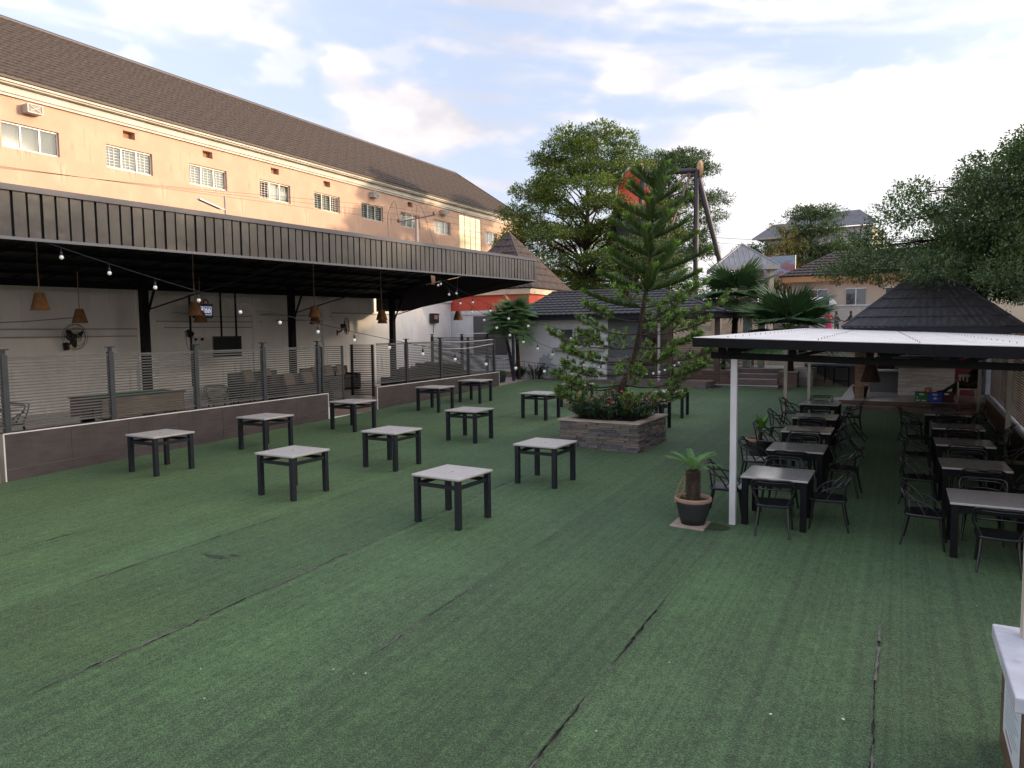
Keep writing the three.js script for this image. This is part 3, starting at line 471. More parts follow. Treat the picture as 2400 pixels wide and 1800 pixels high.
sofa([-16.4, FLOOR, -16.55], Math.PI / 2, 2.0, 'dark sofa with brown pillow inside the terrace gate'); sofa([-18.6, FLOOR, -20.3], Math.PI / 2, 2.4, 'dark sofa along the back wall beyond the gate'); sofa([-15.3, FLOOR, -20.4], -Math.PI / 2, 1.7, 'dark sofa with patterned pillow behind the far slat fence'); sofa([-16.2, FLOOR, -24.2], Math.PI, 2.2, 'dark sofa at the far end of the terrace'); sofa([-18.9, FLOOR, -17.2], Math.PI / 2, 2.0, 'dark sofa with brown pillow below the third pendant pair');

// ================================================================ the long peach building
const AC = [];
{
  const t = thing('long_building', 'long peach rendered building with brown tiled roof behind the terrace', 'building');
  const X = -30, Z0 = 6, Z1 = -57.6, yt = 12.45;
  const wins = [[-15.3, -17.42], [-19.38, -21.53], [-23.44, -25.62], [-27.75, -29.91], [-31.75, -33.92], [-35.9, -38.06], [-39.95, -42.12], [-43.95, -46.08], [-51.24, -53.2]], W0 = 10.39, W1 = 11.36;
  const sh = new THREE.Shape(); sh.moveTo(-Z0, .2); sh.lineTo(-Z1, .2); sh.lineTo(-Z1, yt); sh.lineTo(-Z0, yt); sh.closePath();
  const hole = (a, b, y0, y1) => { const h = new THREE.Path(); h.moveTo(-a, y0); h.lineTo(-a, y1); h.lineTo(-b, y1); h.lineTo(-b, y0); h.closePath(); sh.holes.push(h); };
  wins.forEach(([a, b]) => hole(a, b, W0, W1)); hole(-47.36, -50.6, 8.6, 12.16);
  const vents = wins.map(([a, b]) => [(a + b) / 2 + .28, (a + b) / 2 - .28]); vents.slice(0, 8).forEach(([a, b]) => hole(a, b, 11.80, 12.12));
  const wg = new THREE.ExtrudeGeometry(sh, { depth: .3, bevelEnabled: false }); wg.rotateY(Math.PI / 2); wg.translate(X - .3, 0, 0);
  obj('wall', muv(wg), MAT.peach, t); obj('end_wall', b2(X - 12.6, X - .3, .2, yt, Z1, Z1 + .3), MAT.peach, t); obj('rear_wall', b2(X - 12.9, X - 12.6, .2, yt, Z0, Z1), MAT.peach, t); obj('end_wall', b2(X - 12.6, X - .3, .2, yt, Z0 - .3, Z0), MAT.peach, t);
  obj('inner_wall', b2(X - .62, X - .60, 8.4, 12.3, Z0 - 1, Z1 + 1), M([.10, .09, .085], .9), t);
  // cornice of stepped mouldings
  [[.10, 12.30, 12.40], [.16, 12.40, 12.46], [.13, 12.46, 12.68], [.34, 12.68, 12.74], [.42, 12.74, 12.82], [.38, 12.82, 12.86], [.46, 12.86, 12.95]].forEach(([o, a, b]) => obj('cornice_moulding', b2(X - .02, X + o, a, b, Z0, Z1 - .3), MAT.cornice, t));
  const roof = new THREE.Group(); roof.name = 'roof'; t.add(roof);
  tileRoof(roof, [X + .5, 12.94, Z0], [X + .5, 12.94, -58.1], [-36.2, 17.6, Z0], [-36.2, 17.6, -56.6], 20, .30, .035, .05, MAT.roofBrown);
  tileRoof(roof, [-42.8, 12.94, -58.1], [-42.8, 12.94, Z0], [-36.2, 17.6, -56.6], [-36.2, 17.6, Z0], 20, .6, .035, .05, MAT.roofBrown);
  obj('hip_end', quad([X + .5, 12.94, -58.1], [-42.8, 12.94, -58.1], [-36.2, 17.6, -56.6], [-36.2, 17.6, -56.6]), MAT.roofBrown, roof);
  obj('ridge_cap', rod([-36.2, 17.62, Z0], [-36.2, 17.62, -56.6], .12), M([.055, .045, .055], .5), roof); obj('hip_cap', rod([-36.2, 17.62, -56.6], [X + .5, 12.98, -58.1], .09), MAT.roofBrown, roof);
  obj('eave_board', b2(X + .46, X + .49, 12.84, 12.95, Z0, -58.0), M([.06, .045, .04], .6), roof);
  const shut = [M([.045, .055, .058], .7), M([.085, .095, .10], .8), M([.12, .13, .13], .8), M([.34, .33, .31], .8), M([.025, .025, .03], .8)], barW = M([.62, .60, .58], .5), frameM = M([.74, .66, .58], .45, { metalness: .2 });
  const back = [[0, 0, 0], [1, 1, 1], [2, 2, 2], [-1, 3, 3], [4, 2, -1], [1, 1, 4], [3, 3, 3], [3, 3, 2], [3, 3, 3]];  // pale backings at the far windows put the sky reflection into colour
  wins.forEach(([a, b], i) => {
    const w = new THREE.Group(); w.name = 'window'; t.add(w); const x = X - .10, n = 3;
    obj('frame', [b2(x - .05, x, W0, W0 + .05, a, b), b2(x - .05, x, W1 - .05, W1, a, b), b2(x - .05, x, W0 + .05, W1 - .05, a, a - .05), b2(x - .05, x, W0 + .05, W1 - .05, b, b + .05), ...[1, 2].map(k => { const z = lerp(a, b, k / n); return b2(x - .055, x + .005, W0 + .05, W1 - .05, z - .025, z + .025); })], frameM, w);
    for (let k = 0; k < n; k++) {
      const za = lerp(a, b, k / n) - .04, zb = lerp(a, b, (k + 1) / n) + .04, bk = back[i][k];
      if (bk >= 0) { obj('pane', b2(x - .03, x - .024, W0 + .05, W1 - .05, za, zb), MAT.pane, w); obj('tinted_backing', b2(x - .17, x - .16, W0 + .03, W1 - .03, za + .03, zb - .03), shut[bk], w); }
      if (bk < 0 || i === 1 || i === 2 || i === 4 || i === 5) { const g = []; const zc = bk < 0 ? x - .045 : x - .10; for (let j = 0; j < 7; j++) g.push(b2(zc - .01, zc, W0 + .10 + j * .125, W0 + .118 + j * .125, za, zb)); for (let j = 1; j < 3; j++) g.push(b2(zc - .02, zc - .012, W0 + .05, W1 - .05, lerp(za, zb, j / 3) - .01, lerp(za, zb, j / 3) + .01)); obj('burglar_bars', g, barW, w); }
    }
  });
  vents.slice(0, 8).forEach(([a, b], i) => { if ([0, 5, 7].includes(i)) AC.push((a + b) / 2); else obj('vent_lining', b2(X - .28, X - .27, 11.80, 12.12, a, b), M([.32, .17, .10], .9), t); });
  // glazed stair front
  const cw = new THREE.Group(); cw.name = 'glazed_front'; t.add(cw); const gm = MP([.74, .62, .38], .12, { metalness: .55 });
  for (let r = 0; r < 7; r++) for (let c = 0; c < 4; c++) { const za = lerp(-47.36, -50.6, c / 4) - .02, zb = lerp(-47.36, -50.6, (c + 1) / 4) + .02, y0 = lerp(8.6, 12.16, r / 7) + .015, y1 = lerp(8.6, 12.16, (r + 1) / 7) - .015; const p = obj('pane', bx(.02, y1 - y0, Math.abs(zb - za), 0, 0, 0), gm, cw); p.position.set(X - .05, (y0 + y1) / 2, (za + zb) / 2); if (r === 0 && c === 1) { p.rotation.z = -.45; p.position.x += .12; } }
  obj('mullions', [...Array(5)].map((_, c) => b2(X - .08, X - .02, 8.6, 12.16, lerp(-47.36, -50.6, c / 4) - .02, lerp(-47.36, -50.6, c / 4) + .02)).concat([...Array(8)].map((_, r) => b2(X - .085, X - .025, lerp(8.6, 12.16, r / 7) - .015, lerp(8.6, 12.16, r / 7) + .015, -47.36, -50.6))), M([.45, .33, .18], .4, { metalness: .5 }), cw);
}
{
  const lab = ['window air conditioner with cross guard above the leftmost window', 'window air conditioner above the sixth window of the peach building', 'window air conditioner above the window beside the glazed front'];
  AC.forEach((z, i) => { const t = thing('air_conditioner', lab[i], 'air conditioner', [-29.82, 11.96, z], 0, 'air conditioners of the peach building'); obj('case', bx(.36, .32, .56), M([.50, .46, .42], .6), t); obj('grille', [...Array(6)].map((_, k) => bx(.015, .025, .5, .19, -.125 + k * .05, 0)), M([.22, .20, .19], .6), t); obj('guard', [bar([.21, -.10, -.18], [.21, .10, .18], .022), bar([.213, -.10, .18], [.213, .10, -.18], .022), bx(.02, .03, .56, .205, .155, 0), bx(.02, .03, .56, .205, -.155, 0), bx(.02, .28, .03, .205, 0, .27), bx(.02, .28, .03, .205, 0, -.27)], M([.5, .47, .44], .5), t); });
}
// ================================================================ red corner tower
{
  const t = thing('corner_tower', 'red and white corner tower with brown pyramid roof', 'building');
  const x1 = -16.35, x0 = -21.0, z1 = -32.15, z0 = -36.8;
  obj('lower_wall', b2(x0, x1, .8, 4.08, z1, z0), MAT.wallLilac, t); obj('band', b2(x0 - .05, x1 + .06, 4.08, 4.28, z1 + .06, z0), MAT.white, t); obj('red_wall', b2(x0, x1, 4.28, 5.06, z1, z0), MAT.red, t); obj('cornice', b2(x0 - .15, x1 + .16, 5.06, 5.32, z1 + .16, z0 - .15), MAT.cream, t);
  obj('recess_shade', b2(-19.6, -17.6, 2.0, 4.0, z1 + .012, z1 + .02), M([.10, .09, .09], .9), t); obj('window_frame', [b2(-16.9, -16.45, 3.2, 3.25, z1 + .02, z1 + .06), b2(-16.9, -16.85, 3.2, 4.0, z1 + .02, z1 + .06), b2(-16.5, -16.45, 3.2, 4.0, z1 + .02, z1 + .06)], MAT.alu, t); obj('window_pane', b2(-16.87, -16.47, 3.24, 4.0, z1 + .015, z1 + .03), MAT.glassDark, t);  // shade of a recess painted as a flat dark panel on the wall
  const roof = new THREE.Group(); roof.name = 'roof'; t.add(roof); const e = 5.34, a = [-18.67, 8.45, -34.48], o = .20, c = [[x0 - o, e, z1 + o], [x1 + o, e, z1 + o], [x1 + o, e, z0 - o], [x0 - o, e, z0 - o]];
  for (let i = 0; i < 4; i++) tileRoof(roof, c[i], c[(i + 1) % 4], a, a, 8, .3, .065, .05, MAT.roofUmber);
  for (let i = 0; i < 4; i++) obj('hip_cap', rod(c[i], a, .07), MAT.roofUmber, roof);
}
// ================================================================ grey pavilion behind the pine
{
  const t = thing('garden_pavilion', 'low lilac pavilion with black tiled roof behind the pine', 'building');
  const zf = -29.3;
  const sh = new THREE.Shape(); sh.moveTo(-15.5, .95); sh.lineTo(-11.1, .95); sh.lineTo(-11.1, 3.8); sh.lineTo(-15.5, 3.8); const h = new THREE.Path(); h.moveTo(-13.4, 2.5); h.lineTo(-13.4, 3.32); h.lineTo(-11.4, 3.32); h.lineTo(-11.4, 2.5); sh.holes.push(h);
  const g = new THREE.ExtrudeGeometry(sh, { depth: .2, bevelEnabled: false }); g.translate(0, 0, zf - .2); obj('wall', muv(g), MAT.wallLilac, t);
  obj('side_wall', b2(-15.5, -15.3, .95, 3.8, zf - .2, -34), MAT.wallLilac, t); obj('back_wall', b2(-15.3, -9.8, .95, 3.8, -34, -34.2), MAT.wallLilac, t);
  const w = new THREE.Group(); w.name = 'window'; t.add(w);
  obj('frame', [b2(-13.4, -11.4, 2.5, 2.56, zf - .1, zf - .04), b2(-13.4, -11.4, 3.26, 3.32, zf - .1, zf - .04), ...[-13.4, -12.76, -12.62, -11.72, -11.46].map(x => b2(x, x + .06, 2.56, 3.26, zf - .1, zf - .035))], MAT.white, w);
  for (const [a, b] of [[-13.34, -12.76], [-12.56, -11.72], [-11.66, -11.46]]) obj('pane', b2(a, b, 2.56, 3.26, zf - .08, zf - .07), MAT.glassDark, w);
  obj('sill', b2(-13.62, -11.2, 2.33, 2.47, zf - .02, zf + .16), M([.46, .38, .36], .7, { map: rep(mottle, 1) }), w);
  // stone pier and open veranda to the right
  obj('pier', b2(-11.1, -9.75, .95, 3.8, zf - .5, zf - .02), MAT.greyWall, t);
  const rnd = mulberry(3), sm = [M([.16, .15, .16], .9), M([.22, .20, .20], .9), M([.11, .105, .115], .9)];
  for (let r = 0; r < 16; r++) { let x = -11.12; while (x < -9.76) { const l = Math.min(.16 + rnd() * .3, -9.74 - x), o = rnd() * .03; obj('ledge_stone', b2(x + .004, x + l - .004, 1.05 + r * .07, 1.113 + r * .07, zf - .03, zf + .03 + o), sm[rnd() * 3 | 0], t); x += l; } }
  for (const x of [-8.35, -6.45]) obj('veranda_post', b2(x - .09, x + .09, 1.1, 3.75, zf - .1, zf + .08), M([.16, .10, .075], .7, { map: rep(woodTile, 1) }), t);
  obj('veranda_post', rod([-8.75, 1.1, zf + .3], [-8.75, 3.7, zf + .3], .06), M([.45, .38, .36], .7), t);
  obj('ceiling', b2(-15.3, -6.3, 3.7, 3.74, zf - .2, -34.5), MAT.steelDark, t);
  // leaning cane bundle
  obj('fascia', b2(-15.45, -6.2, 3.68, 3.90, zf + .42, zf + .46), MAT.steelDark, t); obj('fascia', b2(-6.2, -6.16, 3.68, 3.90, zf + .46, -34.8), MAT.steelDark, t);
  const roof = new THREE.Group(); roof.name = 'roof'; t.add(roof);
  tileRoof(roof, [-15.5, 3.88, zf + .52], [-6.05, 3.88, zf + .52], [-14.95, 5.02, -32], [-9.6, 5.02, -32], 9, .27, .024, .045, MAT.roofBlack);
  tileRoof(roof, [-6.05, 3.88, zf + .52], [-6.05, 3.88, -35.2], [-9.6, 5.02, -32], [-9.6, 5.02, -32], 9, .27, .024, .045, MAT.roofBlack);
  obj('rear_slope', quad([-6.05, 3.88, -35.2], [-15.5, 3.88, -35.2], [-14.95, 5.02, -32], [-9.6, 5.02, -32]), MAT.roofBlack, roof); obj('verge_board', [bar([-15.52, 3.86, zf + .52], [-14.97, 5.03, -32], .06, .12)], MAT.roofBlack, roof);
  obj('ridge_cap', rod([-15, 5.05, -32], [-9.6, 5.05, -32], .08), MAT.roofBlack, roof); obj('hip_cap', rod([-9.6, 5.05, -32], [-6.05, 3.92, zf + .52], .07), MAT.roofBlack, roof);
  { const r = mulberry(8); [[-14.05, 1.75, .5, .42], [-13.75, 1.35, .42, .3], [-14.35, 1.62, .2, .3], [-13.35, 1.25, .3, .12]].forEach(([x, y, a, b]) => { const q = new THREE.Shape(); for (let i = 0; i < 40; i++) { const u = i / 40 * Math.PI * 2, k = .05 + 1.35 * fbm(Math.cos(u) * 3.4 + x * 3, Math.sin(u) * 3.4 + y, 5, 33), p = [x + Math.cos(u) * a * k, y + Math.sin(u) * b * k]; i ? q.lineTo(...p) : q.moveTo(...p); } const g = new THREE.ShapeGeometry(q).translate(0, 0, zf + .003 + r() * .001); const m = obj('peeled_patch', muv(g), M([.50, .50, .535], .95, { map: rep(mottle, 3) }), t); m.userData.label = 'grey patch of peeled paint'; }); }
  const p = thing('pavilion_plinth', 'brown tiled plinth along the front of the pavilion', 'plinth');
  obj('core', b2(-13.8, -6.72, .7, 1.10, -28.5, -30.25), MAT.grout, p);
  for (let x = -13.8; x < -6.75; x += .6) { const e = Math.min(x + .6, -6.72); obj('tile', b2(x + .004, e - .004, .72, 1.098, -28.48, -28.5), MAT.stepTile, p); obj('tile', b2(x + .004, e - .004, 1.10, 1.112, -28.49, -29.28), MAT.stepTile, p); }
  obj('tile', b2(-6.70, -6.72, .72, 1.098, -28.5, -30.25), MAT.stepTile, p);
}
// ================================================================ steps, planters, upper level
struct('upper_landing', b2(-11.0, -3.1, .6, 1.545, -31.62, -36), MAT.paving);
struct('upper_path', b2(-7.5, -3.2, 1.2, 1.55, -31.60, -36.5), MAT.floorTile);
{
  const t = thing('garden_steps', 'plum tiled steps with pale nosings between the brown planters', 'steps');
  obj('landing', b2(-6.85, -4.22, .75, .93, -30.05, -30.9), MAT.stepTile, t); obj('landing_edge', b2(-6.86, -4.21, .915, .935, -30.03, -30.06), MAT.trim, t);
  [[1.14, -30.9], [1.345, -31.15], [1.55, -31.4]].forEach(([y, z]) => { obj('step', b2(-5.98, -4.36, .75, y, z, z - .3), MAT.stepTile, t); obj('nosing', b2(-5.98, -4.36, y - .018, y + .004, z + .006, z - .02), MAT.trim, t); });
}
function planterBox(name, x0, x1, z0, z1, y0, y1, label) {
  const t = thing(name, label, 'planter', [0, 0, 0], 0, 'brown tiled planters'); obj('core', b2(x0 + .012, x1 - .012, y0, y1 - .06, z0 - .012, z1 + .012), MAT.grout, t);
  const ms = [MAT.brownTile, MAT.brownTile2, MAT.brownTile3], rnd = mulberry(Math.round(x0 * 100)), rows = Math.round((y1 - y0 - .1) / .105), hh = (y1 - y0 - .1) / rows;
  for (let r = 0; r < rows; r++) { const ya = y0 + .06 + r * hh;
    for (let x = x0 - (r % 2) * .15; x < x1 - .02; x += .3) { const a = Math.max(x, x0), b = Math.min(x + .3, x1); if (b - a > .03) obj('tile', b2(a + .003, b - .003, ya + .003, ya + hh - .003, z0, z0 - .012), ms[rnd() * 3 | 0], t); }
    for (let z = z0 + (r % 2) * .15; z > z1 + .02; z -= .3) { const a = Math.min(z, z0), b = Math.max(z - .3, z1); if (a - b > .03) { obj('tile', b2(x1 - .012, x1, ya + .003, ya + hh - .003, a - .003, b + .003), ms[rnd() * 3 | 0], t); obj('tile', b2(x0, x0 + .012, ya + .003, ya + hh - .003, a - .003, b + .003), ms[rnd() * 3 | 0], t); } } }
  for (const [a, b, c, d] of [[x0 - .01, x1 + .01, z0 + .01, z0 - .12], [x0 - .01, x1 + .01, z1 + .12, z1 - .01], [x0 - .01, x0 + .12, z0 - .12, z1 + .12], [x1 - .12, x1 + .01, z0 - .12, z1 + .12]]) obj('coping', b2(a, b, y1 - .04, y1, c, d), M([.42, .32, .27], .5), t);
  obj('soil', b2(x0 + .1, x1 - .1, y1 - .2, y1 - .06, z0 - .1, z1 + .1), MAT.soil, t);
}
planterBox('tiled_planter', -8.9, -6.02, -30.75, -31.58, .80, 1.51, 'brown tiled planter left of the garden steps'); planterBox('tiled_planter', -4.34, -3.62, -31.0, -32.2, .74, 1.47, 'brown tiled planter right of the garden steps');
{ // retaining wall and slat fences behind
  const t = thing('retaining_wall', 'dark grey retaining wall with pale bench top behind the stools', 'wall'); obj('wall', b2(-3.6, 3.5, .5, 1.62, -33.4, -33.7), MAT.greyWall, t); obj('bench_top', b2(-3.6, 3.5, 1.62, 1.70, -33.25, -33.9), M([.36, .37, .42], .6, { map: rep(mottle, .6) }), t);
  const bt = thing('garden_bench', 'long grey slab bench before the slat screen', 'bench'); obj('seat', b2(-9.2, -6.7, 1.66, 1.74, -31.75, -32.2), M([.20, .20, .22], .6), bt); for (const x of [-9.0, -6.9]) obj('support', b2(x - .1, x + .1, 1.54, 1.66, -31.8, -32.15), MAT.greyWall, bt);
  const scr = (x0, x1, z, y0, y1, n, label, posts) => { const f = thing('timber_screen', label, 'fence', [0, 0, 0], 0, 'cream slat screens'); for (let i = 0; i < n; i++) { const y = lerp(y0, y1, (i + .5) / n); obj('slat', b2(x0, x1, y - .022, y + .022, z - .012, z + .012), MAT.slatCream, f); } for (const x of posts) obj('post', b2(x - .09, x + .09, 1.54, y1 + .06, z - .1, z - .02), MAT.timber, f); };
  scr(-10.6, -5.75, -33.6, 1.72, 2.75, 13, 'cream slat screen behind the pavilion veranda', [-10.4, -7.95, -5.85]);
  scr(-4.1, 2.6, -34.0, 1.74, 2.85, 14, 'cream slat screen above the grey retaining wall', [-4.3, -1.6, .8, 2.5]);
  const wl = thing('garden_gate_pier', 'pale grey square piers at the head of the garden steps', 'pier'); obj('pier', b2(-6.05, -5.72, 1.54, 3.8, -32.5, -32.85), MAT.white, wl); obj('pier', b2(-5.5, -5.2, 1.54, 3.78, -33.0, -33.3), MAT.white, wl);
  // sunlit yard wall behind the screens
  const yw = thing('yard_wall', 'long cream yard wall beyond the slat screens', 'wall'); obj('wall', b2(-12, 5, 1.2, 3.1, -38.6, -38.85), MAT.cream, yw);
}
// ================================================================ bar hut on its platform
const PLAT = .84;
{
  struct('bar_platform', b2(-1.72, 2.42, .3, PLAT, -25.95, -33.25), MAT.floorTile);
  const t = thing('platform_step', 'brown tiled step along the front of the bar platform', 'step'); obj('step', b2(-1.45, 2.40, .3, .72, -25.4, -25.94), MAT.stepTile, t); obj('riser', b2(-1.73, 2.41, .721, PLAT + .004, -25.93, -25.955), MAT.brownTile, t); obj('side_step', b2(-2.05, -1.73, .5, .80, -26.3, -27.4), MAT.floorTile, t);
  const c = thing('bar_counter', 'bar counter faced with white ledge stone under a speckled top', 'bar counter'); obj('core', b2(0, 1.66, PLAT, 1.80, -28.62, -29.2), MAT.grout, c); const ms = [M([.74, .68, .62], .85), M([.80, .75, .70], .85), M([.64, .55, .50], .85), M([.74, .63, .57], .85)], rnd = mulberry(21);
  for (let r = 0; r < 20; r++) { let x = -.02; while (x < 1.67) { const l = Math.min(.14 + rnd() * .32, 1.68 - x), o = rnd() * .035; obj('ledge_stone', b2(x + .003, x + l - .003, PLAT + .01 + r * .0475, PLAT + .054 + r * .0475, -28.6 + o, -28.63), ms[rnd() * 4 | 0], c); x += l; } }
  obj('counter_top', rbx(1.95, .12, .8, .02, .8, 1.87, -28.8), M([.36, .27, .21], .4, { map: rep(graniteTex, 1.5) }), c); obj('return_panel', b2(-.95, -.02, PLAT, 1.62, -29.6, -29.8), MAT.greyWall, c); obj('return_top', b2(-1.0, 0, 1.62, 1.68, -29.4, -29.9), M([.42, .44, .48], .5), c);
  const g = thing('bar_gazebo', 'black tiled pyramid roof over the open bar', 'gazebo');
  const e = 3.24, a = [.82, 5.4, -29.0], cc = [[-1.7, e, -26.5], [3.34, e - .03, -26.5], [3.34, e - .03, -31.5], [-1.7, e, -31.5]], roof = new THREE.Group(); roof.name = 'roof'; g.add(roof);
  for (let i = 0; i < 4; i++) tileRoof(roof, cc[i], cc[(i + 1) % 4], a, a, 7, .2, .018, .05, MAT.roofBlack); for (let i = 0; i < 4; i++) obj('hip_cap', rod(cc[i], a, .06), MAT.roofBlack, roof);
  for (const [x0, x1, z0, z1] of [[-1.68, 3.32, -26.52, -26.57], [-1.68, 3.32, -31.43, -31.48], [-1.68, -1.63, -26.57, -31.43], [3.27, 3.32, -26.57, -31.43]]) obj('fascia', b2(x0, x1, 3.0, 3.22, z0, z1), MAT.steelDark, g);
  obj('ceiling', b2(-1.6, 3.25, 3.02, 3.05, -26.6, -31.4), MAT.steelDark, g);
  obj('column', b2(-1.30, -1.02, PLAT, 3.02, -26.75, -27.0), MAT.timber, g); obj('column', b2(2.75, 3.0, PLAT, 3.02, -26.75, -27.0), MAT.timber, g); obj('column', b2(-1.3, -1.02, PLAT, 3.02, -31.1, -31.35), MAT.timber, g); obj('column', b2(2.75, 3.0, PLAT, 3.02, -31.1, -31.35), MAT.timber, g);
  const bw = thing('bar_back_shelf', 'dark bar back wall with shelf and maroon fridge', 'shelf'); obj('wall', b2(-.2, 3.2, PLAT, 3.0, -31.0, -31.1), M([.10, .10, .11], .9), bw); obj('fridge', rbx(.7, 1.75, .6, .03, 2.05, PLAT + .875, -29.55), M([.20, .02, .03], .4), bw); for (const y of [1.75, 2.15, 2.55]) obj('shelf', b2(-.1, 1.6, y - .015, y + .015, -30.7, -31.0), MAT.white, bw);
  const cols = [['pale', [.55, .53, .48]], ['dark red', [.35, .03, .05]], ['amber', [.45, .24, .06]]], lab = ['upper', 'middle', 'lower'];
  [2.565, 2.165, 1.765].forEach((y, k) => cols.forEach(([cn, cc2], i) => { const b = thing('bottle', `${cn} bottle on the ${lab[k]} shelf behind the bar`, 'bottle', [.15 + i * .42 + k * .09, y, -30.82], 0, 'bottles behind the bar'); obj('glass', lathe([[0, 0], [.036, 0], [.036, .16], [.014, .21], [.014, .27], [0, .27]], 10), M(cc2, .2), b); obj('label', lathe([[.0365, .04], [.0365, .12]], 10), M([.6, .56, .5], .7), b); }));
}
function crate(p, color, label, mark) {
  const t = thing('bottle_crate', label, 'crate', p, 0, 'bottle crates by the bar'); const m = M(color, .45), w = .36, d = .3, h = .31, th = .014;
  for (const [a, b, x, z] of [[w, th, 0, d / 2], [w, th, 0, -d / 2], [th, d - th, w / 2, 0], [th, d - th, -w / 2, 0]]) { obj('side', [bx(a, h * .62, b, x, h * .31, z), bx(a, h * .12, b, x, h * .94, z), bx(a === w ? .1 : a, h * .26, a === w ? b : .08, a === w ? -w / 2 + .06 : x, h * .75, a === w ? z : -d / 2 + .06), bx(a === w ? .1 : a, h * .26, a === w ? b : .08, a === w ? w / 2 - .06 : x, h * .75, a === w ? z : d / 2 - .06)], m, t); }
  obj('floor', bx(w - .02, .012, d - .02, 0, .01, 0), m, t); obj('divider', [1, 2, 3].map(k => bx(.006, h * .6, d - .03, -w / 2 + k * w / 4, h * .3, 0)).concat([1, 2].map(k => bx(w - .03, h * .55, .006, 0, h * .3, -d / 2 + k * d / 3))), m, t);
  if (mark) obj('emblem', mark, M([.75, .70, .6], .6), t);
  return t;
}
crate([.66, PLAT, -26.42], [.012, .17, .05], 'green bottle crate with white lettering marks before the counter', [bx(.11, .035, .004, -.1, .05, .158), bx(.13, .035, .004, .06, .05, .158), bx(.03, .05, .004, -.12, .15, .158)]);
crate([1.03, PLAT, -26.42], [.012, .07, .46], 'blue bottle crate with pale emblem before the counter', [new THREE.CircleGeometry(.055, 16).scale(1, .6, 1).translate(0, .12, .158).toNonIndexed(), new THREE.CircleGeometry(.03, 3).translate(0, .15, .159).toNonIndexed()]);
crate([1.36, PLAT, -26.75], [.14, .012, .015], 'dark red bottle crate beside the seated person');
{ const t = thing('snack_box', 'small red and yellow open box of sachets on the crates', 'box', [.84, PLAT + .315, -26.44]); obj('box', [bx(.2, .1, .004, 0, .05, .07), bx(.2, .1, .004, 0, .05, -.07), bx(.004, .1, .14, .1, .05, 0), bx(.004, .1, .14, -.1, .05, 0), bx(.2, .004, .14, 0, .002, 0)], M([.62, .09, .03], .6), t); obj('front_patch', bx(.08, .07, .003, -.02, .05, .074), M([.75, .45, .08], .6), t); const r = mulberry(4); obj('sachets', [...Array(22)].map(() => { const g = bx(.03, .05, .008); g.rotateZ((r() - .5)); g.rotateY(r() * 3); g.translate((r() - .5) * .18, .11 + r() * .02, (r() - .5) * .1); return g; }), M([.45, .35, .5], .5), t); }
{ // plastic armchair
  const t = thing('plastic_armchair', 'pale cream plastic armchair beside the crates', 'chair', [1.92, PLAT, -26.75], 0), m = M([.62, .56, .42], .4);
  for (const [x, z] of [[-.24, .2], [.24, .2], [-.22, -.22], [.22, -.22]]) obj('leg', taper([[x, .42, z], [x * 1.2, 0, z * 1.2]], .035, .024, 4, 8), m, t);
  obj('seat', rbx(.5, .035, .48, .015, 0, .42, 0), m, t); for (const x of [-.27, .27]) obj('armrest', [tube([[x, .42, .2], [x, .62, .22], [x, .65, .1], [x, .66, -.18]], .026, 14, 6)], m, t);
  obj('backrest', [rbx(.48, .08, .03, .012, 0, .82, -.27), ...[-.2, -.1, 0, .1, .2].map(x => bar([x, .43, -.22], [x, .82, -.27], .05, .02))], m, t);
}
for (const [x, z, l] of [[-3.0, -32.7, 'beside the tiled planter'], [-2.1, -32.75, 'nearer the gazebo']]) { // stools
  const t = thing('bar_stool_frame', 'tall black square steel stool frame ' + l, 'stool', [x, gr(x, z), z], 0, 'black stool frames'); for (const a of [-.28, .28]) for (const b of [-.18, .18]) obj('leg', bx(.03, .76, .03, a, .38, b), MAT.steelBlack, t);
  obj('top_frame', [bx(.59, .03, .03, 0, .775, .18), bx(.59, .03, .03, 0, .775, -.18), bx(.03, .03, .33, .28, .775, 0), bx(.03, .03, .33, -.28, .775, 0)], MAT.steelDark, t); obj('foot_rail', [bx(.59, .02, .02, 0, .2, .18), bx(.59, .02, .02, 0, .2, -.18)], MAT.steelBlack, t);
}
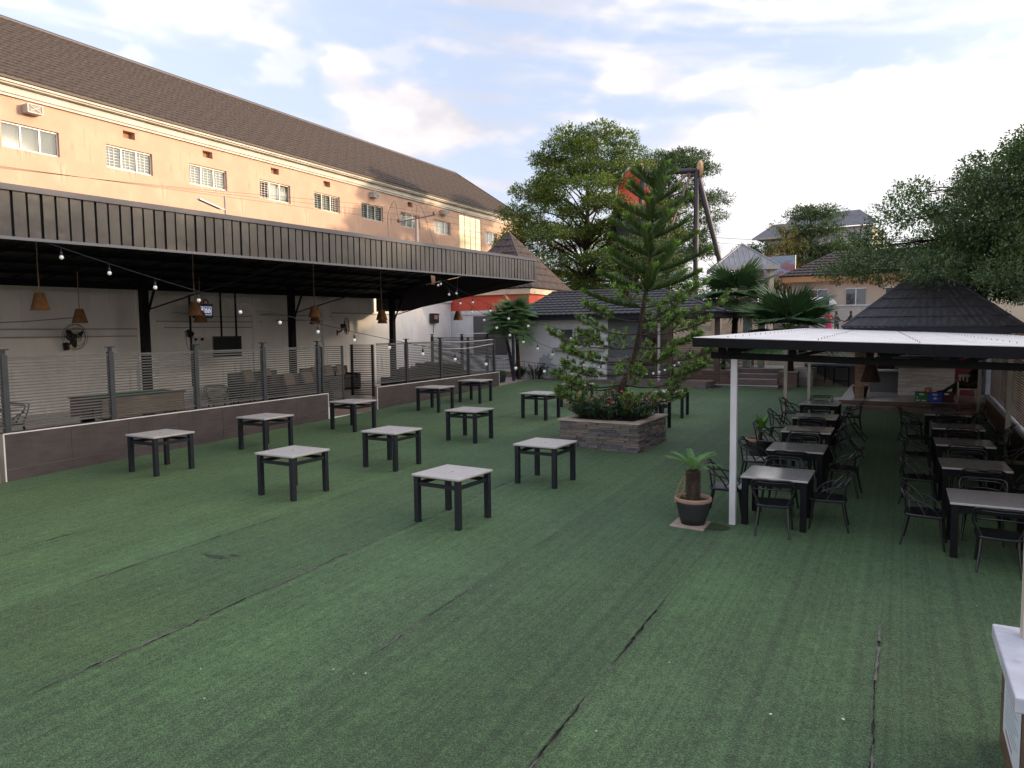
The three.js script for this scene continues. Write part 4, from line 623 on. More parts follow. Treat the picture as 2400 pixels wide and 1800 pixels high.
// ================================================================ right boundary wall with louvres
{
  const t = thing('boundary_wall', 'brown tiled boundary wall with white cap on the right', 'wall');
  const x = 2.36, ztop = z => lerp(.93, 1.14, (-z - 18.3) / 7.7), z0 = -9, z1 = -26.2; obj('core', slab([x + .012, ztop(z0) - .06, z1 * 0 + z0], [x + .35, ztop(z0) - .06, z0], [x + .35, ztop(z1) - .06, z1], [x + .012, ztop(z1) - .06, z1], 1.0), MAT.grout, t);
  for (let z = z0; z > z1 + .1; z -= .9) { const e = Math.max(z - .9, z1); const face = (ya, yb) => quad([x, ya(e), e + .004], [x, ya(z), z - .004], [x, yb(z), z - .004], [x, yb(e), e + .004]); const mid = q => (gr(x, q) + ztop(q)) / 2 - .02; obj('tile', face(q => gr(x, q) - .03, q => mid(q) - .003), MAT.brownTile3, t); obj('tile', face(q => mid(q) + .003, q => ztop(q) - .06), MAT.brownTile3, t); }
  obj('cap', slab([x - .03, ztop(z0), z0], [x + .42, ztop(z0), z0], [x + .42, ztop(z1), z1], [x - .03, ztop(z1), z1], .06), MAT.capWhite, t);
  const f = thing('louvre_screen', 'cream horizontal slat screen standing on the right boundary wall', 'fence');
  for (const z of [-10.2, -12.6, -15, -17.6, -20.0, -22.6, -25.9]) obj('post', b2(x + .12, x + .22, ztop(z), 2.62, z - .05, z + .05), M([.50, .42, .34], .7), f);
  for (let i = 0; i < 24; i++) { const y = i * .062; obj('slat', bar([x + .10, ztop(-9.5) + .08 + y, -9.5], [x + .10, ztop(-26) + .06 + y * .95, -26], .02, .036), MAT.slatCream, f); }
  const pp = thing('end_pier', 'pale painted pier at the far end of the boundary wall', 'pier'); obj('shaft', b2(2.35, 2.75, .5, 2.75, -26.22, -26.6), MAT.capWhite, pp); obj('cap', b2(2.31, 2.79, 2.75, 2.82, -26.18, -26.64), MAT.capWhite, pp);
  const nw = thing('neighbour_wall', 'peach rendered wall beyond the boundary on the right', 'wall'); obj('wall', b2(3.6, 12, .5, 2.95, -30.5, -30.8), M([.62, .42, .32], .85, { map: rep(streak, .3) }), nw);
}
{ // near corner: white capped pier with notice
  const t = thing('entrance_pier', 'low brown pier with white cap and notice at the lower right', 'pier', [.74, 0, -5.75]);
  const y0 = gr(.74, -5.9) - .05; obj('core', b2(.012, .58, y0, .92, .54, -.56), MAT.brownTile3, t);
  for (let i = 0; i < 2; i++) for (let k = 0; k < 2; k++) obj('tile', b2(0, .012, y0 + k * .46 + .003, y0 + (k + 1) * .46 - .003, .55 - i * .56 - .003, .55 - (i + 1) * .56 + .003), i ? MAT.brownTile : MAT.brownTile2, t);
  for (let k = 0; k < 2; k++) { obj('tile', b2(.012, .10, y0 + k * .46 + .003, y0 + (k + 1) * .46 - .003, .55, .54), MAT.brownTile2, t); obj('tile', b2(.11, .58, y0 + k * .46 + .003, y0 + (k + 1) * .46 - .003, .548, .538), M([.48, .38, .30], .5, { map: rep(woodTile, 1.2) }), t); }
  obj('cap', rbx(.68, .10, 1.24, .012, .27, .96, 0), MAT.capWhite, t); obj('post', b2(.09, .21, 1.01, 3.0, -.38, -.5), M([.46, .40, .34], .7), t);
  const c = document.createElement('canvas'); c.width = 256; c.height = 256; const q = c.getContext('2d'); q.fillStyle = '#c9d0d8'; q.fillRect(0, 0, 256, 256); q.fillStyle = '#b03a4a'; for (let i = 0; i < 9; i++) q.fillRect(26 + i * 23, 18, 16, 26); q.fillStyle = '#8c96a4'; for (let r = 0; r < 9; r++) q.fillRect(28, 70 + r * 16, 120 + (r * 53) % 80, 5); q.fillStyle = '#b06a74'; q.fillRect(40, 222, 110, 12);
  const ct = new THREE.CanvasTexture(c); ct.colorSpace = THREE.SRGBColorSpace; const n = obj('notice', new THREE.PlaneGeometry(.78, .56).rotateY(-Math.PI / 2).translate(-.004, .6, .02), M([1, 1, 1], .6, { map: ct }), t); n.userData.label = 'white notice sheet with red heading';
}
// ================================================================ white lean-to canopy over the dining tables
{
  const t = thing('dining_canopy', 'flat white sheet canopy on white poles with black fascia', 'canopy');
  const FL = [-2.64, 3.13, -10.45], FR = [3.1, 2.945, -10.45], BL = [-3.0, 3.22, -27.6], BR = [2.75, 2.98, -27.6], at = (u, v, dy = 0) => [lerp(lerp(FL[0], BL[0], v), lerp(FR[0], BR[0], v), u), lerp(lerp(FL[1], BL[1], v), lerp(FR[1], BR[1], v), u) + dy, lerp(-10.45, -27.6, v)];
  const sheetM = M([.82, .81, .85], .5, { map: rep(streak, .5, .2) });
  for (let i = 0; i < 8; i++) { const a = i / 8, b = (i + 1) / 8; obj('roof_sheet', slab(at(a, 0, .003 * (i % 2)), at(b, 0, .003 * (i % 2)), at(b, 1, .003 * (i % 2)), at(a, 1, .003 * (i % 2)), .015), sheetM, t); }
  const sc = []; for (let k = 0; k < 5; k++) for (let i = 0; i < 26; i++) { const p = at(.08 + k * .21, .01 + i * .037, .012); sc.push(bx(.008, .03, .008, p[0], p[1], p[2])); } stuff(obj('roof_screws', sc, MAT.rust, t));
  const F = (a, b, h, d, dz, name = 'fascia') => obj(name, bar([a[0], a[1], a[2] + dz], [b[0], b[1], b[2] + dz], d, h), MAT.steelBlack, t);
  F(at(0, 0, -.072), at(.53, 0, -.072), .13, .03, .02); F(at(.528, 0, -.082), at(1, 0, -.082), .15, .035, .024); F(at(0, 0, -.065), at(0, 1, -.065), .11, .03, 0); F(at(1, 0, -.065), at(1, 1, -.065), .11, .03, 0); F(at(0, 1, -.065), at(1, 1, -.065), .11, .03, 0);
  obj('underside_shade', slab(at(.02, .01, -.10), at(.98, .01, -.10), at(.98, .99, -.10), at(.02, .99, -.10), .02), MAT.steelBlack, t);  // added black sheet puts the shade under the white roof into colour
  const beam = (v, u0 = .03, u1 = 1) => obj('cross_beam', bar(at(u0, v, -.27), at(u1, v, -.27), .07, .095), MAT.steelBlack, t);
  [.025, .30, .6, .97].forEach(v => beam(v)); for (const u of [.08, .92]) obj('long_beam', bar(at(u, .02, -.19), at(u, .98, -.19), .06, .10), MAT.steelBlack, t);
  for (let i = 0; i < 6; i++) { const u = .06 + i * .17; obj('bracket', [bar(at(u, .02, -.13), at(u, .02, -.24), .10, .06), bar(at(u + .01, .02, -.235), at(u + .075, .02, -.13), .05, .05)], MAT.steelBlack, t); }
  for (const u of [.25, .42, .58, .75]) obj('joist', bar(at(u, .01, -.15), at(u, .99, -.15), .05, .06), MAT.steelBlack, t);
  const pm = M([.70, .70, .76], .5, { map: rep(streak, 1, .5) }), pm2 = M([.52, .47, .41], .6, { map: rep(streak, 1, .5) });
  [[-2.14, -10.89, pm], [-2.72, -20.8, pm2], [-2.78, -27.2, pm2], [2.1, -18.65, pm2], [2.12, -25.35, pm2], [2.05, -10.89, pm2]].forEach(([x, z, m]) => { const u = (x + 2.7) / 5.8, v = (-z - 10.45) / 17.15; obj('pole', b2(x - .045, x + .045, gr(x, z) - .02, at(u, v)[1] - .24, z - .045, z + .045), m, t); });
}
pendant(-.74, 1.61, -24.0, 2.9, 'large dark wicker lampshade hung under the white canopy', 1.55, MAT.wickerDark, 'large wicker shades'); pendant(-.35, 1.95, -25.1, 2.95, 'large dark wicker lampshade behind the hanging shade', 1.5, MAT.wickerDark, 'large wicker shades');

// ================================================================ tables
function yardTable(label) {
  const t = thing('yard_table', label, 'table', [0, 0, 0], 0, 'square stone-top tables on the turf'), w = .88;
  const top = obj('top', rbx(w, .024, w, .006, 0, .738, 0), MAT.granite, t); obj('top_edge', [bx(w - .012, .012, w - .012, 0, .7205, 0)], MAT.graniteEdge, t); void top;
  obj('centre_socket', [new THREE.TorusGeometry(.014, .003, 6, 16).rotateX(Math.PI / 2).translate(0, .7505, 0).toNonIndexed(), new THREE.CircleGeometry(.013, 12).rotateX(-Math.PI / 2).translate(0, .7512, 0).toNonIndexed()], M([.2, .19, .18], .6), t);
  const l = w / 2 - .062; for (const x of [-l, l]) for (const z of [-l, l]) obj('leg', bx(.078, .735, .078, x, .3475, z), MAT.steelDark, t);
  for (const s of [-1, 1]) { obj('rail', bx(l * 2 - .078, .055, .035, 0, .60, s * l), MAT.steelDark, t); obj('rail', bx(.035, .055, l * 2 - .078, s * l, .60, 0), MAT.steelDark, t); obj('top_bearer', bx(l * 2 - .078, .028, .03, 0, .70, s * (l - .03)), MAT.steelDark, t); }
  return t;
}
{
  const col = { '-12.6': 'by the terrace wall', '-9.15': 'in the middle column', '-5.9': 'in the right column' };
  const T = [[-5.92, -9.04, 4, 'nearest the camera, in the right column'], [-9.17, -9.0, 1, 'nearest the camera in the middle column'], [-9.02, -11.56, 1, 'second in the middle column'], [-5.72, -11.87, 2, 'just before the stone planter'], [-9.17, -14.8, 0, 'third in the middle column'], [-12.67, -8.99, 1, 'nearest the camera along the terrace wall'],
    [-12.6, -11.57, -.7, 'second along the terrace wall'], [-12.62, -14.56, 1, 'before the terrace gate'], [-12.65, -18.41, 0, 'just beyond the terrace gate'], [-12.61, -20.75, -2, 'farthest along the terrace wall'], [-9.15, -18.7, 4, 'fourth in the middle column'], [-9.18, -21.42, -1, 'farthest in the middle column'], [-5.79, -18.53, 1, 'right behind the stone planter'], [-5.93, -21.02, -3, 'farthest in the right column']];
  let p; void col;
  T.forEach(([x, z, a, s], i) => { const lab = 'square speckled stone-top table with dark legs ' + s; if (!i) { p = yardTable(lab); p.position.set(x, gr(x, z), z); p.rotation.y = -a * Math.PI / 180; } else copyOf(p, [x, gr(x, z), z], -a * Math.PI / 180, lab); });
}
function diningTable(label) {
  const t = thing('dining_table', label, 'table', [0, 0, 0], 0, 'grey stone dining tables under the canopy'), w = .94; obj('top', rbx(w, .03, w, .006, 0, .735, 0), MAT.graniteGloss, t);
  const l = w / 2 - .06; for (const x of [-l, l]) for (const z of [-l, l]) obj('leg', bx(.085, .73, .085, x, .35, z), MAT.steelBlack, t); for (const s of [-1, 1]) { obj('apron', bx(l * 2 - .085, .10, .03, 0, .66, s * l), MAT.steelBlack, t); obj('apron', bx(.03, .10, l * 2 - .085, s * l, .66, 0), MAT.steelBlack, t); } return t;
}
function loopChair(label) {                                // black plastic chair with three crossing back loops
  const t = thing('loop_chair', label, 'chair', [0, 0, 0], 0, 'black loop-back chairs under the canopy'), m = MAT.plastic;
  const s = new THREE.Shape(); s.moveTo(-.20, -.22); s.bezierCurveTo(-.1, -.26, .1, -.26, .20, -.22); s.bezierCurveTo(.26, -.1, .27, .1, .24, .20); s.bezierCurveTo(.12, .26, -.12, .26, -.24, .20); s.bezierCurveTo(-.27, .1, -.26, -.1, -.20, -.22);
  const sg = new THREE.ExtrudeGeometry(s, { depth: .014, bevelEnabled: true, bevelSize: .012, bevelThickness: .012, bevelSegments: 2, curveSegments: 8 }); sg.rotateX(Math.PI / 2); { const p = sg.attributes.position; for (let i = 0; i < p.count; i++) { const x = p.getX(i), z = p.getZ(i); p.setY(i, p.getY(i) + .455 - .025 * (1 - (x / .25) ** 2) * (1 - (z / .28) ** 2)); } sg.computeVertexNormals(); } obj('seat', sg.toNonIndexed(), m, t);
  for (const x of [-1, 1]) { obj('leg', taper([[x * .215, .45, .19], [x * .225, .25, .21], [x * .245, -.012, .245]], .022, .014, 6, 8), m, t); obj('leg', taper([[x * .19, .45, -.20], [x * .205, .25, -.235], [x * .235, -.012, -.29]], .022, .014, 6, 8), m, t); }
  obj('backrest', [tube([[-.23, .44, .19], [-.275, .55, .12], [-.285, .64, -.02], [-.24, .67, -.19], [-.11, .69, -.265], [.0, .695, -.28], [.11, .69, -.265], [.24, .67, -.19], [.285, .64, -.02], [.275, .55, .12], [.23, .44, .19]], .013, 44, 6),
    tube([[-.245, .44, .03], [-.255, .60, -.07], [-.25, .74, -.2], [-.20, .785, -.265], [-.07, .79, -.30], [.07, .79, -.30], [.20, .785, -.265], [.25, .74, -.2], [.255, .60, -.07], [.245, .44, .03]], .013, 44, 6),
    tube([[-.18, .44, -.21], [-.235, .56, -.225], [-.285, .70, -.24], [-.265, .81, -.285], [-.12, .83, -.315], [.0, .825, -.322], [.12, .83, -.315], [.265, .81, -.285], [.285, .70, -.24], [.235, .56, -.225], [.18, .44, -.21]], .013, 44, 6)], m, t);
  return t;
}
{
  const ord = ['first', 'second', 'third', 'fourth', 'fifth'], rows = [[-1.57, [-11.4, -13.72, -15.85, -17.88, -20.42], 'potted plant row'], [1.1, [-11.25, -13.61, -15.77, -17.85, -20.01], 'boundary wall row']]; let pt, pc; const rnd = mulberry(12);
  rows.forEach(([x0, zs, rn], r) => zs.forEach((z, k) => {
    const x = x0 + (r ? [0, 0, 0, .02, -.06][k] : [0, 0, -.05, -.1, -.22][k]), lab = `grey stone dining table, ${ord[k]} from the camera in the ${rn}`, ry = (rnd() - .5) * .05;
    if (!pt) { pt = diningTable(lab); pt.position.set(x, gr(x, z), z); pt.rotation.y = ry; } else copyOf(pt, [x, gr(x, z), z], ry, lab);
    // a chair on every side; local +z of the chair is its front
    [['left', -.72, 0, Math.PI / 2], ['right', .72, 0, -Math.PI / 2], ['near', .02, .62, Math.PI], ['far', -.02, -.66, 0]].forEach(([side, dx, dz, a]) => {
      if (side === 'near' && k > 0 && r === 0 && k === 4) return;
      const cx = x + dx + (rnd() - .5) * .08, cz = z + dz + (rnd() - .5) * .1, an = a + (rnd() - .5) * .3; const tip = r === 0 && side === 'right' && (k === 2 || k === 3) || r === 1 && side === 'right' && k === 4;
      const l = `black loop-back chair, ${side} side of ${ord[k]} table, ${rn}`; let c; if (!pc) { c = pc = loopChair(l); c.position.set(cx, gr(cx, cz), cz); c.rotation.y = an; } else c = copyOf(pc, [cx, gr(cx, cz), cz], an, l);
      if (tip) { c.rotation.order = 'YXZ'; c.rotation.x = .50; c.position.x += .10; c.position.y += .02; c.userData.label = `black loop-back chair tipped forward, right side of ${ord[k]} table, ${rn}`; const f = V(0, 0, .245).applyEuler(c.rotation); c.position.y -= f.y; }
    });
  }));
}
{ const tpl = scene.getObjectByName('loop_chair'); [[-15.1, -12.4, 1.2, 'behind the slat fence right of the pool table'], [-15.2, -7.5, .3, 'behind the slat fence at the left edge'], [-15.6, -13.6, -1, 'behind the slat fence below the television']].forEach(([x, z, a, l]) => { const c = copyOf(tpl, [x, FLOOR + .012, z], a, 'black loop-back chair on the terrace ' + l); c.userData.group = 'chairs on the terrace'; }); }
// ================================================================ stone planter
{
  const t = thing('stone_planter', 'square planter of stacked brown ledge stone with cream coping', 'planter', [-5.95, 0, -16.13], -.03);
  const w = .95, y0 = .46, y1 = 1.15, pal = [[.21, .18, .165], [.28, .235, .21], [.165, .15, .15], [.31, .245, .205], [.20, .19, .195], [.25, .195, .165], [.14, .13, .135]].map(c => M(c, .9, { map: rep(mottle, 3), bumpMap: rep(grainTex, 3), bumpScale: .006 })), rnd = mulberry(42), rows = 13, hh = (y1 - y0) / rows;
  obj('core', b2(-w + .03, w - .03, .3, y1, w - .03, -w + .03), M([.035, .03, .028], .95), t);
  const hid = [];
  for (let f = 0; f < 4; f++) for (let r = 0; r < rows; r++) { let s = -w; while (s < w - .01) {
    let l = .11 + rnd() * .33; if (w - s - l < .09) l = w - s; const o = rnd() * .045, tall = rnd() < .18 && r < rows - 1 ? 1 : 0, ya = y0 + r * hh + .002, yb = ya + hh * (1 - .1 * rnd()) - .003 + tall * hh * .0;
    const g = bx(l - .006, yb - ya, .05 + o, s + l / 2, (ya + yb) / 2, w - .03 + o / 2 + .0); { const p = g.attributes.position; for (let i = 0; i < p.count; i++) { const h = hash(Math.round(p.getX(i) * 997), Math.round(p.getY(i) * 991), f); if (p.getZ(i) > w) p.setXYZ(i, p.getX(i) + (h - .5) * .01, p.getY(i) + (h - .5) * .007, p.getZ(i) + (hash(Math.round(p.getX(i) * 37), r, f) - .5) * .014); } g.computeVertexNormals(); }
    g.rotateY([0, Math.PI / 2, Math.PI, -Math.PI / 2][f]); if (f < 2) obj('ledge_stone', g, pal[rnd() * 7 | 0], t); else hid.push(g); s += l; } }
  stuff(obj('ledge_stones', hid, pal[0], t));
  const cp = M([.66, .55, .45], .55, { map: rep(tileDark, .7) }), o = w + .05, i = w - .18; obj('coping', b2(-o, o, y1, y1 + .035, o, i), cp, t); obj('coping', b2(-o, o, y1, y1 + .035, -i, -o), cp, t); obj('coping', b2(-o, -i, y1, y1 + .035, i, -i), cp, t); obj('coping', b2(i, o, y1, y1 + .035, i, -i), cp, t); obj('soil', b2(-i, i, y1 - .1, y1 - .01, i, -i), MAT.soil, t);
}
// ================================================================ leaf helpers
class Leaves {                                              // collects small faces with their own colour into one mesh
  constructor() { this.p = []; this.n = []; this.c = []; }
  tri(a, b, c, col, nn) { const e = (b.y - a.y) * (c.z - a.z) - (b.z - a.z) * (c.y - a.y), f = (b.z - a.z) * (c.x - a.x) - (b.x - a.x) * (c.z - a.z), g = (b.x - a.x) * (c.y - a.y) - (b.y - a.y) * (c.x - a.x); if (e * nn.x + f * nn.y + g * nn.z < 0) [b, c] = [c, b]; this.p.push(a.x, a.y, a.z, b.x, b.y, b.z, c.x, c.y, c.z); for (let i = 0; i < 3; i++) { this.c.push(col[0], col[1], col[2]); this.n.push(nn.x, nn.y, nn.z); } }
  leaf(o, dir, side, len, wid, col, fold = .25) {            // pointed leaf along dir, folded on its midrib
    const tip = o.clone().addScaledVector(dir, len), mid = o.clone().addScaledVector(dir, len * .45), n = side.clone().cross(dir).normalize(); if (n.y < 0) n.negate();
    const l = mid.clone().addScaledVector(side, wid * .5).addScaledVector(n, wid * fold), r = mid.clone().addScaledVector(side, -wid * .5).addScaledVector(n, wid * fold), n1 = n.clone().addScaledVector(side, -fold * 1.6).normalize(), n2 = n.clone().addScaledVector(side, fold * 1.6).normalize();
    this.tri(o, l, tip, col, n1); this.tri(o, tip, r, col, n2);
  }
  geo() { const g = new THREE.BufferGeometry(); g.setAttribute('position', new THREE.Float32BufferAttribute(this.p, 3)); g.setAttribute('normal', new THREE.Float32BufferAttribute(this.n, 3)); g.setAttribute('color', new THREE.Float32BufferAttribute(this.c, 3)); const uv = new Float32Array(this.p.length / 3 * 2); g.setAttribute('uv', new THREE.BufferAttribute(uv, 2)); return g; }
}
const leafMat = MP([1, 1, 1], .55, { vertexColors: true, side: THREE.DoubleSide, transmission: .48, thickness: 0 });
const leafMatOpaque = M([1, 1, 1], .5, { vertexColors: true, side: THREE.DoubleSide });
const rdir = r => { const z = r() * 2 - 1, a = r() * Math.PI * 2, s = Math.sqrt(1 - z * z); return V(s * Math.cos(a), z, s * Math.sin(a)); };
const jit = (c, r, k = .35) => { const f = 1 + (r() - .5) * k * 2, w = (r() - .5) * k * .4; return [c[0] * f * (1 + w), c[1] * f, c[2] * f * (1 - w)]; };

// broad tree: trunk, limbs to leaf clumps, each clump a flattened cloud of leaves on twigs
function broadTree(name, label, o) {
  const t = thing(name, label, 'tree', o.base, 0, o.group), r = mulberry(o.seed), L = new Leaves();
  const limbs = [], H = o.trunkH, top = V(o.lean?.[0] ?? 0, H, o.lean?.[1] ?? 0);
  obj('trunk', muv(taper([[0, -.2, 0], [top.x * .3, H * .4, top.z * .3], [top.x, H, top.z]], o.trunkR, o.trunkR * .6, 14, 10)), MAT.bark, t);
  const leader = V(top.x + (o.lead?.[0] ?? 0), o.clumpTop ?? H * 1.6, top.z + (o.lead?.[1] ?? 0)); limbs.push(taper([top, top.clone().lerp(leader, .5).add(V(.2, 0, .1)), leader], o.trunkR * .6, .03, 12, 7));
  for (const c of o.clumps) {
    const C = V(...c.p), f = clamp((C.y - H) / (leader.y - H) - .18, .02, .85), s = top.clone().lerp(leader, f), mid = s.clone().lerp(C, .55).add(V((r() - .5) * .5, .15 * C.distanceTo(s), (r() - .5) * .5)); mid.y = Math.min(mid.y, C.y + .1); limbs.push(taper([s, mid, C.clone().add(V(0, -c.r[1] * .3, 0))], clamp(o.trunkR * .28 * (1.2 - f), .03, .2), .015, 10, 6));
    for (let k = 0; k < 5; k++) { const d = rdir(r); limbs.push(taper([mid.clone().lerp(C, .4), C.clone().add(V(d.x * c.r[0] * .75, d.y * c.r[1] * .5, d.z * c.r[2] * .75))], .018, .006, 5, 4)); }
    const n = Math.round(c.n ?? o.density * c.r[0] * c.r[2] * (1 + c.r[1])), tone = 1 + (r() - .5) * .3;
    for (let i = 0; i < n; i += 7) {                          // sprigs of leaves
      const d = rdir(r), q = Math.pow(r(), .42); const P = V(C.x + d.x * c.r[0] * q, C.y + d.y * c.r[1] * q, C.z + d.z * c.r[2] * q); const sp = V(d.x, .25 * d.y + .15 + (r() - .5) * .3, d.z).normalize(), col0 = jit(o.cols[r() * o.cols.length | 0], r, .22);
      for (let k = 0; k < 7; k++) { const u = k / 7 * o.sprig, a = rdir(r), ld = sp.clone().multiplyScalar(.7).addScaledVector(a, .8).normalize(); let sd = V(0, 1, 0).cross(ld); if (sd.lengthSq() < .01) sd = V(1, 0, 0); sd.normalize().addScaledVector(V(0, 1, 0), (r() - .5) * .9).normalize(); L.leaf(P.clone().addScaledVector(sp, u).addScaledVector(a, o.leaf * .4), ld, sd, o.leaf * (.75 + r() * .5), o.leaf * .52, jit([col0[0] * tone, col0[1] * tone, col0[2] * tone], r, .15)); }
    }
  }
  obj('limbs', limbs.map(g => muv(g)), MAT.bark, t); obj('crown', L.geo(), leafMat, t); return t;
}
// clumps in tiers for flat-topped tropical trees
function tiers(o) { const r = mulberry(o.seed * 7 + 1), out = []; for (const [y, R, n, ry] of o.t) for (let i = 0; i < n; i++) { const a = (i + r() * .6) / n * Math.PI * 2, d = n === 1 ? 0 : R * (.55 + .4 * r()), s = o.s * (.75 + r() * .5); out.push({ p: [o.c[0] + Math.cos(a) * d, y + (r() - .5) * o.jy, o.c[1] + Math.sin(a) * d], r: [s, ry * (.8 + r() * .4), s] }); } return out; }
const GREEN = { shade: [.115, .19, .055], lime: [.20, .275, .038], mid: [.11, .185, .036], deep: [.05, .095, .028], blue: [.075, .145, .05], yell: [.20, .19, .03], gold: [.33, .19, .03] };
broadTree('shade_tree', 'tall layered green tree behind the red tower', { base: [-18.75, 2.6, -45], seed: 11, trunkH: 3.8, trunkR: .32, clumpTop: 12.4, lead: [.3, 0], leaf: .17, sprig: .34, density: 680, cols: [GREEN.lime, GREEN.lime, GREEN.mid, GREEN.lime, GREEN.lime, GREEN.deep], clumps: tiers({ seed: 11, c: [.2, 0], s: 1.15, jy: 1.0, t: [[1.6, 4.8, 10, .42], [3.2, 5.6, 13, .44], [4.8, 6.2, 15, .45], [6.4, 6.4, 16, .45], [8.0, 6.0, 15, .45], [9.6, 5.2, 13, .45], [11.0, 4.2, 11, .42], [12.2, 3.0, 8, .4], [13.0, 1.5, 4, .4]] }) });
broadTree('shade_tree', 'darker layered tree behind the swing ride', { base: [-16.1, 3.1, -55.5], seed: 23, trunkH: 5.5, trunkR: .3, clumpTop: 12.5, leaf: .17, sprig: .32, density: 420, cols: [GREEN.deep, GREEN.blue, GREEN.mid], clumps: tiers({ seed: 23, c: [.4, 0], s: 1.5, jy: .9, t: [[6, 3.2, 6, .6], [8, 3.6, 7, .6], [10, 3.5, 7, .55], [12, 3.0, 7, .5], [13.2, 1.8, 4, .45]] }) });
broadTree('shade_tree', 'low dense tree filling in behind the pine', { base: [-13.6, 2.4, -41.5], seed: 29, trunkH: 2.2, trunkR: .2, clumpTop: 6, leaf: .14, sprig: .28, density: 560, cols: [GREEN.lime, GREEN.mid, GREEN.deep], clumps: tiers({ seed: 29, c: [0, 0], s: 1.2, jy: .8, t: [[1.8, 2.6, 7, .8], [3.2, 3.0, 8, .8], [4.6, 2.6, 7, .7], [5.8, 1.6, 4, .6]] }) });
broadTree('shade_tree', 'large dark spreading tree over the bar at the right', { base: [7.2, .9, -32.5], seed: 37, trunkH: 3.2, trunkR: .38, clumpTop: 9.2, lead: [-.4, .8], leaf: .125, sprig: .3, density: 1150, cols: [GREEN.shade, GREEN.blue, GREEN.shade, GREEN.mid], group: 'trees on the right',
  clumps: [...tiers({ seed: 37, c: [-.2, 1.0], s: 1.6, jy: .7, t: [[4.2, 5.4, 10, .75], [5.4, 6.0, 12, .8], [6.6, 5.6, 11, .75], [7.7, 4.6, 9, .7], [8.7, 3.2, 7, .6], [9.5, 1.6, 4, .5]] }), ...[[-6.2, 4.2, 5.4, 1.1, .5], [-7.8, 4.5, 3.6, 1.3, .6], [-4.2, 3.9, 6.6, 1.1, .5], [-2.6, 3.6, 6.9, 1.0, .45], [-5.0, 5.6, 5.2, 1.4, .7], [-8.4, 5.4, 2.4, 1.0, .5], [-9.2, 4.4, 2.2, .9, .4], [-7.2, 6.3, 3.2, 1.1, .6], [-6.9, 7.2, 2.4, .7, .35], [-4.6, 6.8, 4.6, 1.3, .7], [-1.5, 5.2, 6.4, 1.5, .8], [-3.6, 3.2, 6.9, .7, .35], [-3.4, 4.9, 6.2, 1.3, .7], [-2.4, 7.4, 5.2, 1.3, .7], [-3.6, 8.2, 3.6, .8, .4], [-.8, 4.0, 7, 1.2, .5]].map(([x, y, z, s, h]) => ({ p: [x, y, z], r: [s, h, s] }))] });
broadTree('far_tree', 'far dark tree before the grey roofed house', { base: [-8.3, 6.0, -79], seed: 41, trunkH: 3, trunkR: .25, clumpTop: 9, leaf: .22, sprig: .4, density: 210, cols: [GREEN.deep, GREEN.blue, GREEN.mid], clumps: tiers({ seed: 41, c: [.6, 0], s: 1.5, jy: .8, t: [[3.4, 2.6, 7, .9], [5.2, 2.6, 7, .9], [6.9, 2.0, 6, .9], [8.6, 1.6, 5, .7]] }) });
broadTree('far_tree', 'yellow flowering tree in the far background', { base: [-10.2, 5.9, -76], seed: 43, trunkH: 2, trunkR: .15, clumpTop: 7, leaf: .2, sprig: .36, density: 190, cols: [GREEN.gold, GREEN.yell, GREEN.lime], clumps: tiers({ seed: 43, c: [0, 0], s: 1.0, jy: .9, t: [[1.6, 1.6, 5, .8], [3.4, 1.7, 6, .8], [5.2, 1.3, 5, .7], [6.8, .8, 3, .6]] }) });
broadTree('far_tree', 'low far green tree left of the billboard', { base: [-13.6, 5.8, -77], seed: 47, trunkH: 2, trunkR: .2, clumpTop: 6, leaf: .22, sprig: .4, density: 200, cols: [GREEN.deep, GREEN.mid], clumps: tiers({ seed: 47, c: [0, 0], s: 1.4, jy: .8, t: [[1.6, 2.2, 6, .9], [3.4, 2.4, 6, .9], [5.0, 1.5, 4, .8]] }) });
broadTree('far_tree', 'far green tree behind the brown roofed hall', { base: [-4.6, 6.0, -80], seed: 53, trunkH: 2, trunkR: .2, clumpTop: 6, leaf: .22, sprig: .4, density: 200, cols: [GREEN.mid, GREEN.deep, GREEN.lime], clumps: tiers({ seed: 53, c: [0, 0], s: 1.6, jy: .8, t: [[1.6, 2.8, 7, .9], [3.2, 2.8, 7, .9], [4.6, 1.9, 5, .8]] }) });
